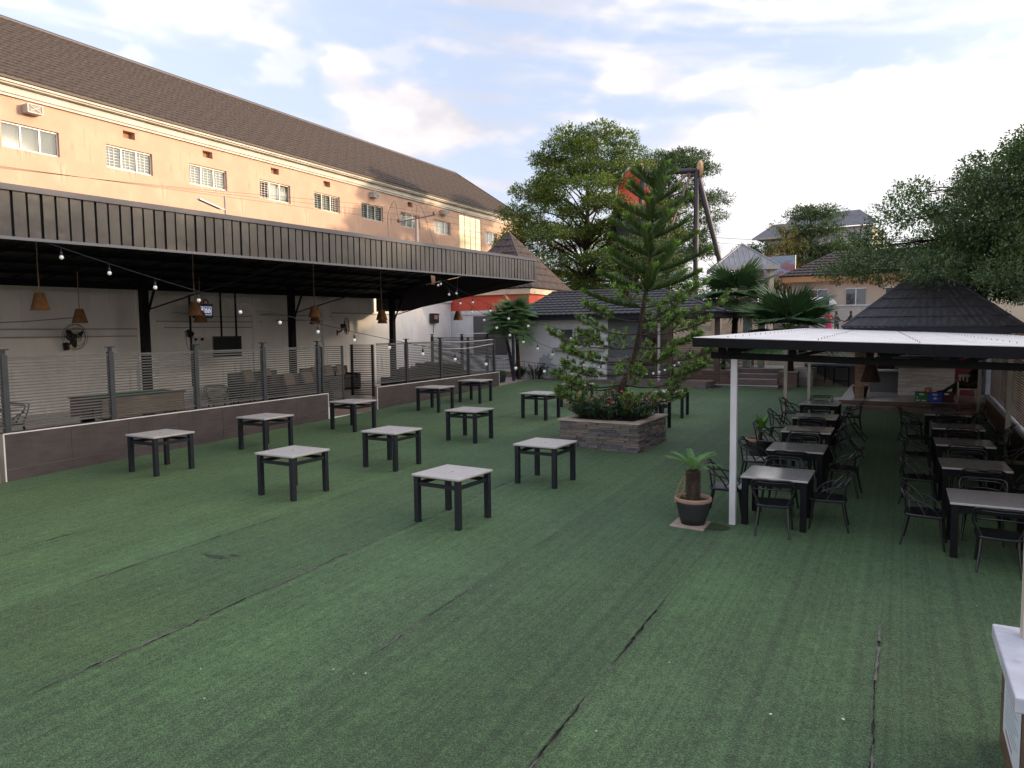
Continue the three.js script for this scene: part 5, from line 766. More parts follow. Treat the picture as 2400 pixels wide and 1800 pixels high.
// ================================================================ Norfolk pine in the planter
{
  const base = [-5.95, 1.14, -16.15], t = thing('norfolk_pine', 'tall Norfolk pine with whorled feathery branches in the stone planter', 'tree', base), r = mulberry(61);
  const pts = [[-5.95, 1.05, -16.15], [-5.80, 1.9, -16.25], [-5.61, 2.32, -16.36], [-5.53, 2.7, -16.44], [-5.44, 3.25, -16.5], [-5.36, 3.85, -16.55], [-5.24, 4.66, -16.6], [-5.20, 5.48, -16.62], [-5.16, 6.3, -16.64], [-5.15, 6.85, -16.66]].map(p => V(p[0] - base[0], p[1] - base[1], p[2] - base[2])), tc = new THREE.CatmullRomCurve3(pts);
  obj('trunk', muv(taper(pts, .085, .018, 40, 9)), MAT.bark, t);
  const cones = (L, o, d, len, rad, col) => { let s = V(0, 1, 0).cross(d); if (s.lengthSq() < .01) s = V(1, 0, 0); s.normalize(); const u = d.clone().cross(s).normalize(), tip = o.clone().addScaledVector(d, len), q = [0, 1, 2].map(k => { const a = k * 2.0944; return o.clone().addScaledVector(s, Math.cos(a) * rad).addScaledVector(u, Math.sin(a) * rad); }); for (let k = 0; k < 3; k++) { const n = q[k].clone().add(q[(k + 1) % 3]).multiplyScalar(.5).sub(o).normalize(); L.tri(q[k], q[(k + 1) % 3], tip, col, n); } };
  const W = 15;
  for (let w = 0; w < W; w++) {
    const f = w / (W - 1), s = lerp(.10, .95, f < .5 ? f * .88 : .44 + (f - .5) * 1.12), at = tc.getPointAt(s), n = f > .47 ? 5 : 5 + (r() * 2 | 0), len0 = f < .3 ? lerp(1.85, 2.0, f / .3) : lerp(2.0, .55, Math.pow((f - .3) / .7, 1.05)), off = r() * 6;
    for (let b = 0; b < n; b++) {
      if (f < .45 && r() < .10) continue;
      const az = off + b / n * Math.PI * 2 + (r() - .5) * .3, len = len0 * (.82 + r() * .3), rise = lerp(.02, .62, Math.pow(f, 1.6)), hx = Math.cos(az), hz = Math.sin(az), droop = lerp(.10, .0, f);
      const bp = [0, .3, .6, .85, 1].map(k => V(at.x + hx * len * k, at.y + len * (rise * k - droop * Math.sin(k * Math.PI) * .8 + .07 * k * k * k), at.z + hz * len * k)); const bc = new THREE.CatmullRomCurve3(bp), br = obj('branch', muv(taper(bp, lerp(.022, .012, f), .005, 10, 5)), MAT.bark, t), L = new Leaves();
      const low = f < .47 || f < .56 && b % 2 === 0, bare = low ? .38 + r() * .12 : .06, cd = [.066, .120, .028], ct = [.16, .29, .036], old = [.13, .095, .03], N = Math.round(len / (low ? .016 : .0075));
      for (let i = 0; i < N; i++) {
        const k = lerp(bare, 1, i / N), o = bc.getPoint(k), tg = bc.getTangent(k).normalize(), sd = V(-hz, 0, hx), up = tg.clone().cross(sd).normalize(); if (up.y < 0) up.negate();
        if (low) { for (const sgn of [-1, 1]) { if (r() < .35) continue; const hang = r() < .45, d = tg.clone().multiplyScalar(.7).addScaledVector(sd, sgn * (.3 + r() * .5)).addScaledVector(V(0, 1, 0), hang ? -.35 - r() * .5 : .2 + r() * .3).normalize(); cones(L, o, d, .09 + r() * .07, .0125, jit(hang && r() < .6 ? old : cd, r, .3)); } continue; }
        for (const sgn of [-1, 1]) { const l = lerp(.25, .12, Math.pow(k, 3)) * (.7 + r() * .5) * lerp(.9, 1.15, f), d = tg.clone().multiplyScalar(.62 + r() * .25).addScaledVector(sd, sgn * (.45 + r() * .35)).addScaledVector(up, .5 + (r() - .4) * .7).normalize(), tipk = sstep(.74, .97, k), col = r() < .04 ? old : [lerp(cd[0], ct[0], tipk), lerp(cd[1], ct[1], tipk), lerp(cd[2], ct[2], tipk)]; cones(L, o, d, l, .016, jit(col, r, .3)); }
      }
      // bunches of young growth on the older branches
      if (low) { const nt = 3 + (len * 2.9 | 0); for (let q = 0; q < nt; q++) { const k = lerp(bare * .9, 1, (q + r() * .8) / nt), sg = (q % 2 ? 1 : -1) * (.05 + r() * .32) * (1 - k * .5), o = bc.getPoint(Math.min(k, 1)).add(V(-hz * sg, .02 + r() * .06, hx * sg)), dd = V(hx + -hz * sg * 2, .45 + r() * .5, hz + hx * sg * 2).normalize(); for (let i = 0; i < 40; i++) { const e = rdir(r), u = r(); cones(L, o.clone().addScaledVector(dd, u * .14), dd.clone().multiplyScalar(.75).addScaledVector(e, .75).normalize(), .09 + r() * .07, .0145, jit(r() < .12 ? old : u > .6 ? ct : cd, r, .4)); } if (Math.abs(sg) > .08) { const a = bc.getPoint(Math.max(0, Math.min(k, 1) - .12)); for (let i = 0; i < 6; i++) cones(L, a.clone().lerp(o, i / 6), o.clone().sub(a).normalize(), a.distanceTo(o) / 5, .006, [.09, .065, .045]); } } }
      const tg = bc.getTangent(1).normalize(), o = bc.getPoint(.97); for (let i = 0; i < 26; i++) cones(L, o, tg.clone().addScaledVector(rdir(r), .75).normalize(), .09 + r() * .05, .011, jit(ct, r, .3));
      obj('needles', L.geo(), leafMatOpaque, br);
    }
  }
  { const L = new Leaves(), o0 = pts[pts.length - 1]; for (let i = 0; i < 160; i++) { const o = o0.clone().add(V(0, -.4 + i / 160 * .5, 0)), e = rdir(r); e.y = Math.abs(e.y) + .6; cones(L, o, e.normalize(), .13, .011, jit([.07, .15, .02], r, .3)); } obj('leader_needles', L.geo(), leafMatOpaque, t); }
}
{ // flowering shrub under the pine
  const t = thing('flowering_shrub', 'low glossy shrub with small coral flowers around the pine', 'shrub', [-5.95, 1.13, -16.13]), r = mulberry(71), L = new Leaves(), st = [], heads = [];
  for (let i = 0; i < 210; i++) {
    const a = r() * 6.283, d = Math.sqrt(r()) * .86, bx0 = Math.cos(a) * d, bz0 = Math.sin(a) * d, h = (.28 + r() * .42) * (1.12 - d * .45), lean = V(Math.cos(a) * d * .28 + (r() - .5) * .25, 0, Math.sin(a) * d * .28 + (r() - .5) * .25), tip = V(bx0 + lean.x, h, bz0 + lean.z); st.push(taper([[bx0 * .8, 0, bz0 * .8], [bx0 + lean.x * .4, h * .55, bz0 + lean.z * .4], tip], .007, .003, 4, 4)); heads.push(tip);
    for (let k = 0; k < 34; k++) { const u = .25 + .75 * r(), p = V(lerp(bx0 * .8, tip.x, u), h * u, lerp(bz0 * .8, tip.z, u)), e = rdir(r); e.y = e.y * .5 + .3; e.normalize(); let s = V(0, 1, 0).cross(e).normalize(); s.addScaledVector(rdir(r), .3).normalize(); L.leaf(p, e, s, .075 + r() * .05, .032, jit(r() < .2 ? [.075, .16, .03] : [.022, .062, .018], r, .35), .15); }
  }
  obj('stems', st.map(g => muv(g)), MAT.bark, t); obj('foliage', L.geo(), M([1, 1, 1], .32, { vertexColors: true, side: THREE.DoubleSide }), t);
  const fm = [M([.72, .13, .075], .6), M([.62, .20, .12], .6)]; heads.filter((_, i) => i % 3 === 0).forEach((h, i) => { const g = []; for (let k = 0; k < 7; k++) { const e = rdir(r); g.push(new THREE.OctahedronGeometry(.012 + r() * .006, 0).translate(h.x + e.x * .026, h.y + .03 + e.y * .014, h.z + e.z * .026).toNonIndexed()); } obj('flower', g, fm[i % 2], t); });
}
// ================================================================ fan palms
function fanLeaf(L, o, dir, upv, R, n, r, col, split = .58) {            // pleated fan blade
  const s = dir.clone().cross(upv).normalize(), u = s.clone().cross(dir).normalize();
  for (let i = 0; i < n; i++) {
    const a = lerp(-1.85, 1.85, (i + .5) / n), d = dir.clone().multiplyScalar(Math.cos(a)).addScaledVector(s, Math.sin(a)), l = R * (.74 + .26 * Math.cos(a * .7)) * (.92 + r() * .14), da = 1.85 / n;
    const e = k => dir.clone().multiplyScalar(Math.cos(a + k)).addScaledVector(s, Math.sin(a + k)), c = jit(col, r, .2), A = o.clone().addScaledVector(e(-da), l * split), B = o.clone().addScaledVector(e(da), l * split), m = o.clone().addScaledVector(d, l * split).addScaledVector(u, R * .035), tip = o.clone().addScaledVector(d, l).addScaledVector(u, -R * .12 * r()); tip.y -= R * .06 * r();
    const n1 = u.clone().addScaledVector(s, -.3).normalize(), n2 = u.clone().addScaledVector(s, .3).normalize(); L.tri(o, A, m, c, n1); L.tri(o, m, B, c, n2); L.tri(A, tip, m, c, n1); L.tri(m, tip, B, c, n2);
  }
}
function fanPalm(label, o) {
  const t = thing('fan_palm', label, 'palm', o.base, 0, 'fan palms'), r = mulberry(o.seed);
  o.trunks.forEach((tr, q) => {
    obj('trunk', muv(taper(tr.pts, tr.r, tr.r * .8, 16, 10)), M([.13, .085, .06], .95, { map: rep(barkTex, 2), bumpMap: rep(barkTex, 2), bumpScale: .03 }), t);
    const top = V(...tr.pts[tr.pts.length - 1]);
    for (let i = 0; i < tr.n; i++) {
      const a = i * 2.39996 + r() * .4, el = lerp(1.25, tr.low ?? -.25, i / (tr.n - 1)) + (r() - .5) * .25, d = V(Math.cos(a) * Math.cos(el), Math.sin(el), Math.sin(a) * Math.cos(el)), pl = o.pet * (.8 + r() * .4), end = top.clone().addScaledVector(d, pl); end.y -= pl * .10;
      const f = obj('frond', new THREE.BufferGeometry(), leafMatOpaque, t), L = new Leaves(); const bd = d.clone(); bd.y -= .12 + r() * .2; bd.normalize(); let uv = V(0, 1, 0); if (Math.abs(bd.y) > .9) uv = V(-Math.cos(a), 0, -Math.sin(a)); fanLeaf(L, end, bd, uv, o.R * (.85 + r() * .3), o.seg ?? 30, r, (tr.low ?? 0) < -.6 && i > tr.n * .8 ? [.12, .11, .04] : i % 4 === 0 ? [.085, .165, .045] : o.col ?? [.05, .11, .038], o.split); f.geometry = L.geo();
      obj('petiole', muv(taper([top, top.clone().lerp(end, .6).add(V(0, .05, 0)), end], .022, .012, 6, 5)), M([.10, .12, .035], .6), f);
    } void q;
  });
}
fanPalm('stout fan palm in the brown planter right of the steps', { base: [-3.98, 1.42, -31.6], seed: 81, R: 1.6, pet: .95, seg: 38, trunks: [{ pts: [[0, 0, 0], [-.05, .8, 0], [-.12, 1.7, -.05]], r: .17, n: 20, low: -.35 }] });
fanPalm('taller fan palm behind the garden steps on the left', { base: [-6.55, 1.5, -33.0], seed: 83, R: 1.4, pet: .85, seg: 36, trunks: [{ pts: [[0, 0, 0], [.05, 1.6, 0], [.08, 3.0, -.05]], r: .15, n: 17, low: -.3 }] });
fanPalm('clump of bushy fan palms against the lilac pavilion wall', { base: [-15.1, 1.0, -28.2], seed: 85, R: .62, pet: .5, seg: 44, split: .3, col: [.09, .19, .06], trunks: [{ pts: [[0, 0, 0], [-.18, 1.1, .05], [-.5, 2.6, .1]], r: .085, n: 30, low: -.8 }, { pts: [[.15, 0, -.1], [.12, 1.1, -.1], [.02, 3.0, -.15]], r: .085, n: 40, low: -.8 }, { pts: [[.28, 0, .05], [.24, .9, .05], [.15, 2.35, .05]], r: .08, n: 22, low: -.6 }] });
fanPalm('small spiky palm in the planter left of the steps', { base: [-6.6, 1.42, -31.2], seed: 89, R: .42, pet: .4, seg: 20, trunks: [{ pts: [[0, 0, 0], [0, .25, 0], [.02, .45, 0]], r: .09, n: 12, low: -.2 }] });
// ================================================================ pots
function pot(t, R, h, rim = true) { obj('pot', lathe([[0, 0], [R * .66, 0], [R * .78, h * .3], [R * .93, h * .75], [R * .95, h * .86], [R * .86, h * .86], [R * .84, h * .8], [0, h * .8]], 28), MAT.rubber, t); if (rim) obj('rim', lathe([[R * .955, h * .84], [R * 1.02, h * .86], [R * 1.03, h * .98], [R * .98, h], [R * .88, h * .97], [R * .86, h * .84]], 28), M([.44, .27, .20], .85, { map: rep(mottle, 3) }), t); obj('soil', new THREE.CircleGeometry(R * .86, 20).rotateX(-Math.PI / 2).translate(0, h * .82, 0).toNonIndexed(), MAT.soil, t); }
{
  const x = -2.66, z = -10.59, t = thing('potted_cycad', 'potted cycad with feathery fronds beside the near white pole', 'potted plant', [x, gr(x, z) + .03, z]), r = mulberry(91); pot(t, .265, .40);
  const tr = taper([[0, .3, 0], [.01, .55, 0], [0, .80, 0]], .098, .088, 14, 14); obj('trunk', muv(tr), MAT.bark, t); const sc = []; for (let i = 0; i < 150; i++) { const a = i * 2.4, y = .34 + i / 150 * .46; const g = new THREE.ConeGeometry(.02, .06, 4); g.rotateZ(-1.0); g.translate(.098, y, 0); g.rotateY(a); sc.push(g.toNonIndexed()); } obj('trunk_scales', sc, M([.055, .035, .025], .95), t);
  for (let i = 0; i < 13; i++) { const a = i * 2.4, el = .55 + r() * .8, d = V(Math.cos(a) * Math.cos(el), Math.sin(el), Math.sin(a) * Math.cos(el)), pts = [0, .35, .7, 1].map(k => V(0, .80, 0).addScaledVector(d, .46 * k).add(V(Math.cos(a) * .12 * k * k, -.15 * k * k, Math.sin(a) * .12 * k * k))), c = new THREE.CatmullRomCurve3(pts), f = obj('frond', taper(pts, .006, .003, 8, 4), M([.12, .2, .04], .6), t), L = new Leaves(); for (let k = 0; k < 22; k++) { const u = .18 + .82 * k / 22, o = c.getPoint(u), tg = c.getTangent(u), s = V(-Math.sin(a), 0, Math.cos(a)); for (const q of [-1, 1]) L.leaf(o, tg.clone().multiplyScalar(.7).addScaledVector(s, q).add(V(0, .25, 0)).normalize(), tg.clone(), .10 * (1.1 - .55 * u), .009, jit([.12, .30, .06], r, .25), .1); } obj('leaflets', L.geo(), leafMatOpaque, f); }
  const L = new Leaves(); for (let i = 0; i < 900; i++) { const a = r() * 6.28, d = .09 + Math.sqrt(r()) * .14, e = rdir(r); e.y = Math.abs(e.y) + .3; e.normalize(); L.leaf(V(Math.cos(a) * d, .325, Math.sin(a) * d), e, V(0, 1, 0).cross(e).normalize(), .035, .012, jit([.05, .17, .03], r, .3)); } obj('ground_cover', L.geo(), leafMatOpaque, t);
  obj('base_tile', [b2(-.28, .22, -.045, 0, .26, -.2), b2(-.02, .30, -.06, -.045, .2, -.24)], M([.44, .34, .28], .8, { map: rep(mottle, 2) }), t);
  obj('tie', tube([[-.26, .38, .02], [-.2, .55, .05], [-.12, .72, .04], [-.13, .5, .06], [-.27, .3, .06]], .006, 24, 5), M([.42, .20, .10], .8), t);
  const m = thing('dark_patch', 'dark flat patch on the turf under the potted cycad', 'mat', [x + .28, gr(x + .28, z) + .018, z - .02]); const g = new THREE.CircleGeometry(.26, 20).rotateX(-Math.PI / 2).scale(1, 1, .7); obj('mat', g.toNonIndexed(), M([.03, .045, .012], .95), m);  // plain dark olive disc laid on the turf at the pot
}
{
  const x = -2.62, z = -16.1, t = thing('potted_dracaena', 'potted broad leaf plant in black pot beside the second table', 'potted plant', [x, gr(x, z) + .02, z]), r = mulberry(93); pot(t, .285, .42); obj('stem', muv(taper([[0, .3, 0], [.02, .48, 0], [.03, .58, 0]], .05, .04, 8, 8)), MAT.bark, t);
  const L = new Leaves(); for (let i = 0; i < 11; i++) { const a = i * 2.4 + .5, el = i < 5 ? .95 + r() * .4 : .05 + r() * .4, d = V(Math.cos(a) * Math.cos(el), Math.sin(el), Math.sin(a) * Math.cos(el)); L.leaf(V(.03, .56, 0), d, V(-Math.sin(a), .1, Math.cos(a)).normalize(), i < 5 ? .42 : .3, .13, jit(i < 5 ? [.11, .26, .03] : [.03, .07, .02], r, .2), .14); } obj('leaves', L.geo(), M([1, 1, 1], .35, { vertexColors: true, side: THREE.DoubleSide }), t); obj('base_tile', b2(-.3, .2, -.035, 0, .24, -.2), M([.44, .34, .28], .8), t);
}
{ const t = thing('black_pot', 'empty black pot with terracotta rim behind the gazebo column', 'pot', [-1.15, PLAT, -27.4]); pot(t, .27, .42); }
{ const x = -14.72, z = -26.25, t = thing('potted_grass', 'black pot of bright grass at the terrace wall end', 'potted plant', [x, gr(x, z), z]), r = mulberry(95), L = new Leaves(); pot(t, .27, .48, false); for (let i = 0; i < 260; i++) { const a = r() * 6.28, d = Math.sqrt(r()) * .2, e = rdir(r); e.y = Math.abs(e.y) + .7; e.normalize(); L.leaf(V(Math.cos(a) * d, .4, Math.sin(a) * d), e, V(0, 1, 0).cross(e).normalize(), .14 + r() * .08, .02, jit([.07, .19, .03], r, .3)); } obj('grass', L.geo(), leafMatOpaque, t); }
// low plants along the pavilion wall
[[-14.3, -28.75, .75, .55, 3, 'brown-tinged low shrub at the foot of the palms'], [-13.3, -28.95, .45, .4, 5, 'small green shrub below the pavilion wall stain'], [-12.5, -29.0, .35, .18, 8, 'low weeds at the foot of the pavilion wall'], [-15.2, -28.9, .5, .4, 9, 'leafy undergrowth behind the palm trunks']].forEach(([x, z, R, h, s, label]) => { const t = thing('wall_shrub', label, 'shrub', [x, gr(x, z), z], 0, 'low plants along the pavilion'), r = mulberry(s), L = new Leaves(), st = []; for (let i = 0; i < 40; i++) { const a = r() * 6.28, d = Math.sqrt(r()) * R, tip = V(Math.cos(a) * d, h * (.4 + r() * .9), Math.sin(a) * d * .5); st.push(taper([[tip.x * .4, 0, tip.z * .4], tip], .008, .004, 4, 4)); for (let k = 0; k < 22; k++) { const e = rdir(r); e.y = e.y * .5 + .2; e.normalize(); L.leaf(tip.clone().multiplyScalar(.4 + .6 * r()), e, V(0, 1, 0).cross(e).normalize(), .09, .04, jit(s === 3 && r() < .35 ? [.12, .05, .03] : [.035, .10, .025], r, .3)); } } obj('stems', st, MAT.bark, t); obj('foliage', L.geo(), leafMatOpaque, t); });

// ================================================================ string lights
const sockG = new THREE.CylinderGeometry(.018, .022, .07, 8).translate(0, -.10, 0).toNonIndexed(), dropG = new THREE.CylinderGeometry(.004, .004, .07, 5).translate(0, -.035, 0).toNonIndexed(), bulbG = new THREE.SphereGeometry(.034, 12, 9).scale(1, 1.15, 1).translate(0, -.165, 0);
function stringLight(label, a, b, sag, n, first = .5) {
  const t = thing('string_light', label, 'string lights', a, 0, 'bulb strings across the yard'), d = V(...b).sub(V(...a)), P = u => V(d.x * u, d.y * u - sag * 4 * u * (1 - u), d.z * u);
  obj('cable', tube([...Array(13)].map((_, i) => P(i / 12)), .006, 60, 5), MAT.cable, t);
  for (let i = 0; i < n; i++) { const p = P((i + first) / n), s = obj('bulb_holder', [dropG, sockG], MAT.cable, t); s.position.copy(p); const q = obj('bulb', bulbG, MAT.bulb, s); void q; }
}
stringLight('bulb string from the near canopy fascia to the pine', [-12.84, 4.84, -7.1], [-5.9, 2.3, -16.1], .42, 16, .35);
stringLight('upper bulb string from the far canopy fascia to the pine', [-12.78, 4.95, -18.85], [-6.0, 3.0, -16.3], .3, 9, .2);
stringLight('lower bulb string from the far canopy fascia to the pine', [-12.78, 4.93, -18.7], [-6.0, 2.4, -16.2], .42, 13, .3);
stringLight('bulb string from the pine to the veranda posts', [-5.7, 2.35, -16.3], [-7.4, 2.5, -29.0], .3, 12, .5);
{ const t = thing('cloth_scrap', 'small brown cloth scrap tied under the canopy fascia', 'cloth', [-12.74, 4.86, -18.6]); const g = []; for (let i = 0; i < 4; i++) g.push(taper([[0, .1, i * .05], [.02, 0, i * .055], [.03, -.12 - i % 2 * .06, i * .05]], .02, .012, 5, 5)); obj('cloth', g, M([.30, .16, .10], .9), t); }
// ================================================================ street lamp and utility pole behind the canopy
{
  const t = thing('roof_lamp', 'slim lamp with long flat head above the canopy', 'lamp', [-15, 5.3, -12.75]); obj('post', rod([0, 0, 0], [0, 1.38, .02], .03), M([.45, .36, .30], .5), t); obj('arm', rod([0, 1.05, 0], [0, 1.05, .22], .02), MAT.alu, t); obj('head', bar([0, 1.06, .2], [0, 1.20, .80], .11, .035), M([.55, .55, .58], .4), t);
  const u = thing('utility_pole', 'utility pole with insulators before the peach building', 'pole', [-23.85, 1.2, -33.2]); obj('pole', rod([0, 0, 0], [0, 8.35, 0], .14, .10, 8), M([.33, .29, .27], .8), u); obj('cross_arm', rod([-.9, 8.1, .55], [.95, 8.5, -.45], .04), M([.25, .2, .18], .6), u);
  for (const k of [0, .5, 1]) obj('insulator', lathe([[0, -.05], [.09, -.02], [.05, .04], [.10, .06], [.04, .16], [0, .18]], 10).translate(lerp(-.85, .9, k), lerp(8.15, 8.52, k), lerp(.52, -.42, k)), M([.20, .09, .07], .3), u);
  obj('loop_wire', [tube([[-1.3, 5.8, .6], [-1.5, 8.6, .6], [-1.1, 9.3, .5], [-.9, 8.4, .5]], .01, 24, 4), tube([[1.2, 5.8, -.5], [.2, 9.0, -.1], [.1, 9.1, 0], [0, 8.3, 0]], .01, 24, 4)], MAT.cable, u);
  const w = thing('overhead_wires', 'thin overhead wires along the peach building', 'wires'); for (const k of [0, .5, 1]) obj('wire', tube([[-28.5, 8.6 - k * .3, 2], [-26, 8.9, -16], [lerp(-24.7, -22.95, k), lerp(9.4, 9.75, k), lerp(-32.7, -33.6, k)], [-21.5, 9.3, -50], [-20.5, 9.6, -70]], .006, 50, 4), MAT.cable, w);
  const p2 = thing('utility_pole', 'distant slim pole behind the brown roofed hall', 'pole', [-1.35, 4.3, -62]); obj('pole', rod([0, 0, 0], [0, 6.2, 0], .09), M([.42, .33, .25], .8), p2); const w2 = thing('overhead_wires', 'thin wires crossing the bright sky to the far house', 'wires'); for (const k of [0, 1]) obj('wire', tube([[-1.4, 10.3 - k * .4, -62], [-9, 9.9 - k * .4, -58], [-18, 10.6 - k * .4, -52]], .014, 30, 4), MAT.cable, w2);
}
// ================================================================ swinging ship ride
{
  const t = thing('swing_ship_ride', 'red and black swinging ship ride on dark steel legs', 'fairground ride', [-12.6, 2.6, -44.1]); const dk = M([.05, .045, .055], .5, { metalness: .3 }), br = M([.20, .13, .11], .6);
  const A = V(-1.45, 10.15, .75), B = V(1.38, 10.28, -.78), ax = B.clone().sub(A).normalize(); obj('axle', rod(A, B, .16), dk, t);
  for (const [E, ft] of [[A, [-1.9, 0, 3.0]], [A, [-3.0, 0, -1.6]], [B, [1.5, 0, -.2]], [B, [3.9, 0, -1.6]]]) obj('leg', rod(E, ft, .17, .15, 10), dk, t);
  for (const [E, s] of [[A, -1], [B, 1]]) obj('end_disc', new THREE.CylinderGeometry(.54, .54, .14, 24).rotateX(Math.PI / 2).applyQuaternion(new THREE.Quaternion().setFromUnitVectors(V(0, 0, 1), ax)).translate(E.x + ax.x * s * .2, E.y + .05, E.z + ax.z * s * .2).toNonIndexed(), M([.62, .38, .20], .5), t);
  // hull swung up with its tall bow towards the camera
  const hull = new THREE.Group(); hull.name = 'hull'; t.add(hull); const prof = (pts, d, m, nm, z = 0) => { const q = new THREE.Shape(); pts.forEach((p, i) => i ? q.lineTo(...p) : q.moveTo(...p)); const g = new THREE.ExtrudeGeometry(q, { depth: d, bevelEnabled: true, bevelSize: .03, bevelThickness: .03, bevelSegments: 1 }); g.translate(0, 0, z); obj(nm, muv(g), m, hull); };
  const red = M([.66, .085, .04], .4), blk = M([.012, .012, .014], .5), wht = M([.62, .60, .58], .4);
  prof([[-.95, .15], [-.85, 1.2], [-.55, 2.0], [-.25, 2.45], [.05, 2.1], [.75, 1.35], [1.05, .75], [1.0, .2]], .25, red, 'bow_shield'); prof([[-1.0, .1], [-.92, 1.25], [-.62, 2.08], [-.28, 2.6], [-.10, 2.55], [-.34, 2.42], [-.66, 1.98], [-.86, 1.2], [-.92, .15]], .32, wht, 'bow_trim', -.02);
  prof([[-1.02, .14], [1.02, .18], [.9, -.9], [.55, -2.2], [.1, -2.7], [-.45, -2.3], [-.95, -1.0]], 4.2, blk, 'hull_body', -4.0); prof([[-.95, .2], [1.0, .2], [1.0, .75], [-.9, .75]], 3.6, red, 'red_strake', -3.7);
  for (let k = 0; k < 5; k++) obj('seat_row', bx(1.7, .12, .3, .05, .9, -.8 - k * .6), br, hull);
  hull.rotation.order = 'YXZ'; hull.rotation.set(-.42, .42, -.05); hull.position.set(-2.0, 7.85, 1.35); hull.scale.setScalar(1.12);
  for (const [a, b] of [[B, [-.2, 5.8, .6]], [B, [-.9, 8.1, .9]], [A, [-1.9, 5.6, .6]], [A, [-2.2, 8.0, .9]]]) obj('hanger', rod(a.clone().lerp(A.clone().lerp(B, .5), .2), b, .07), br, t);
  obj('tie_bar', [rod([1.1, 9.2, -.6], [-.6, 8.5, .3], .05), rod([.9, 7.8, -.4], [-.7, 7.2, .3], .05)], dk, t);
}
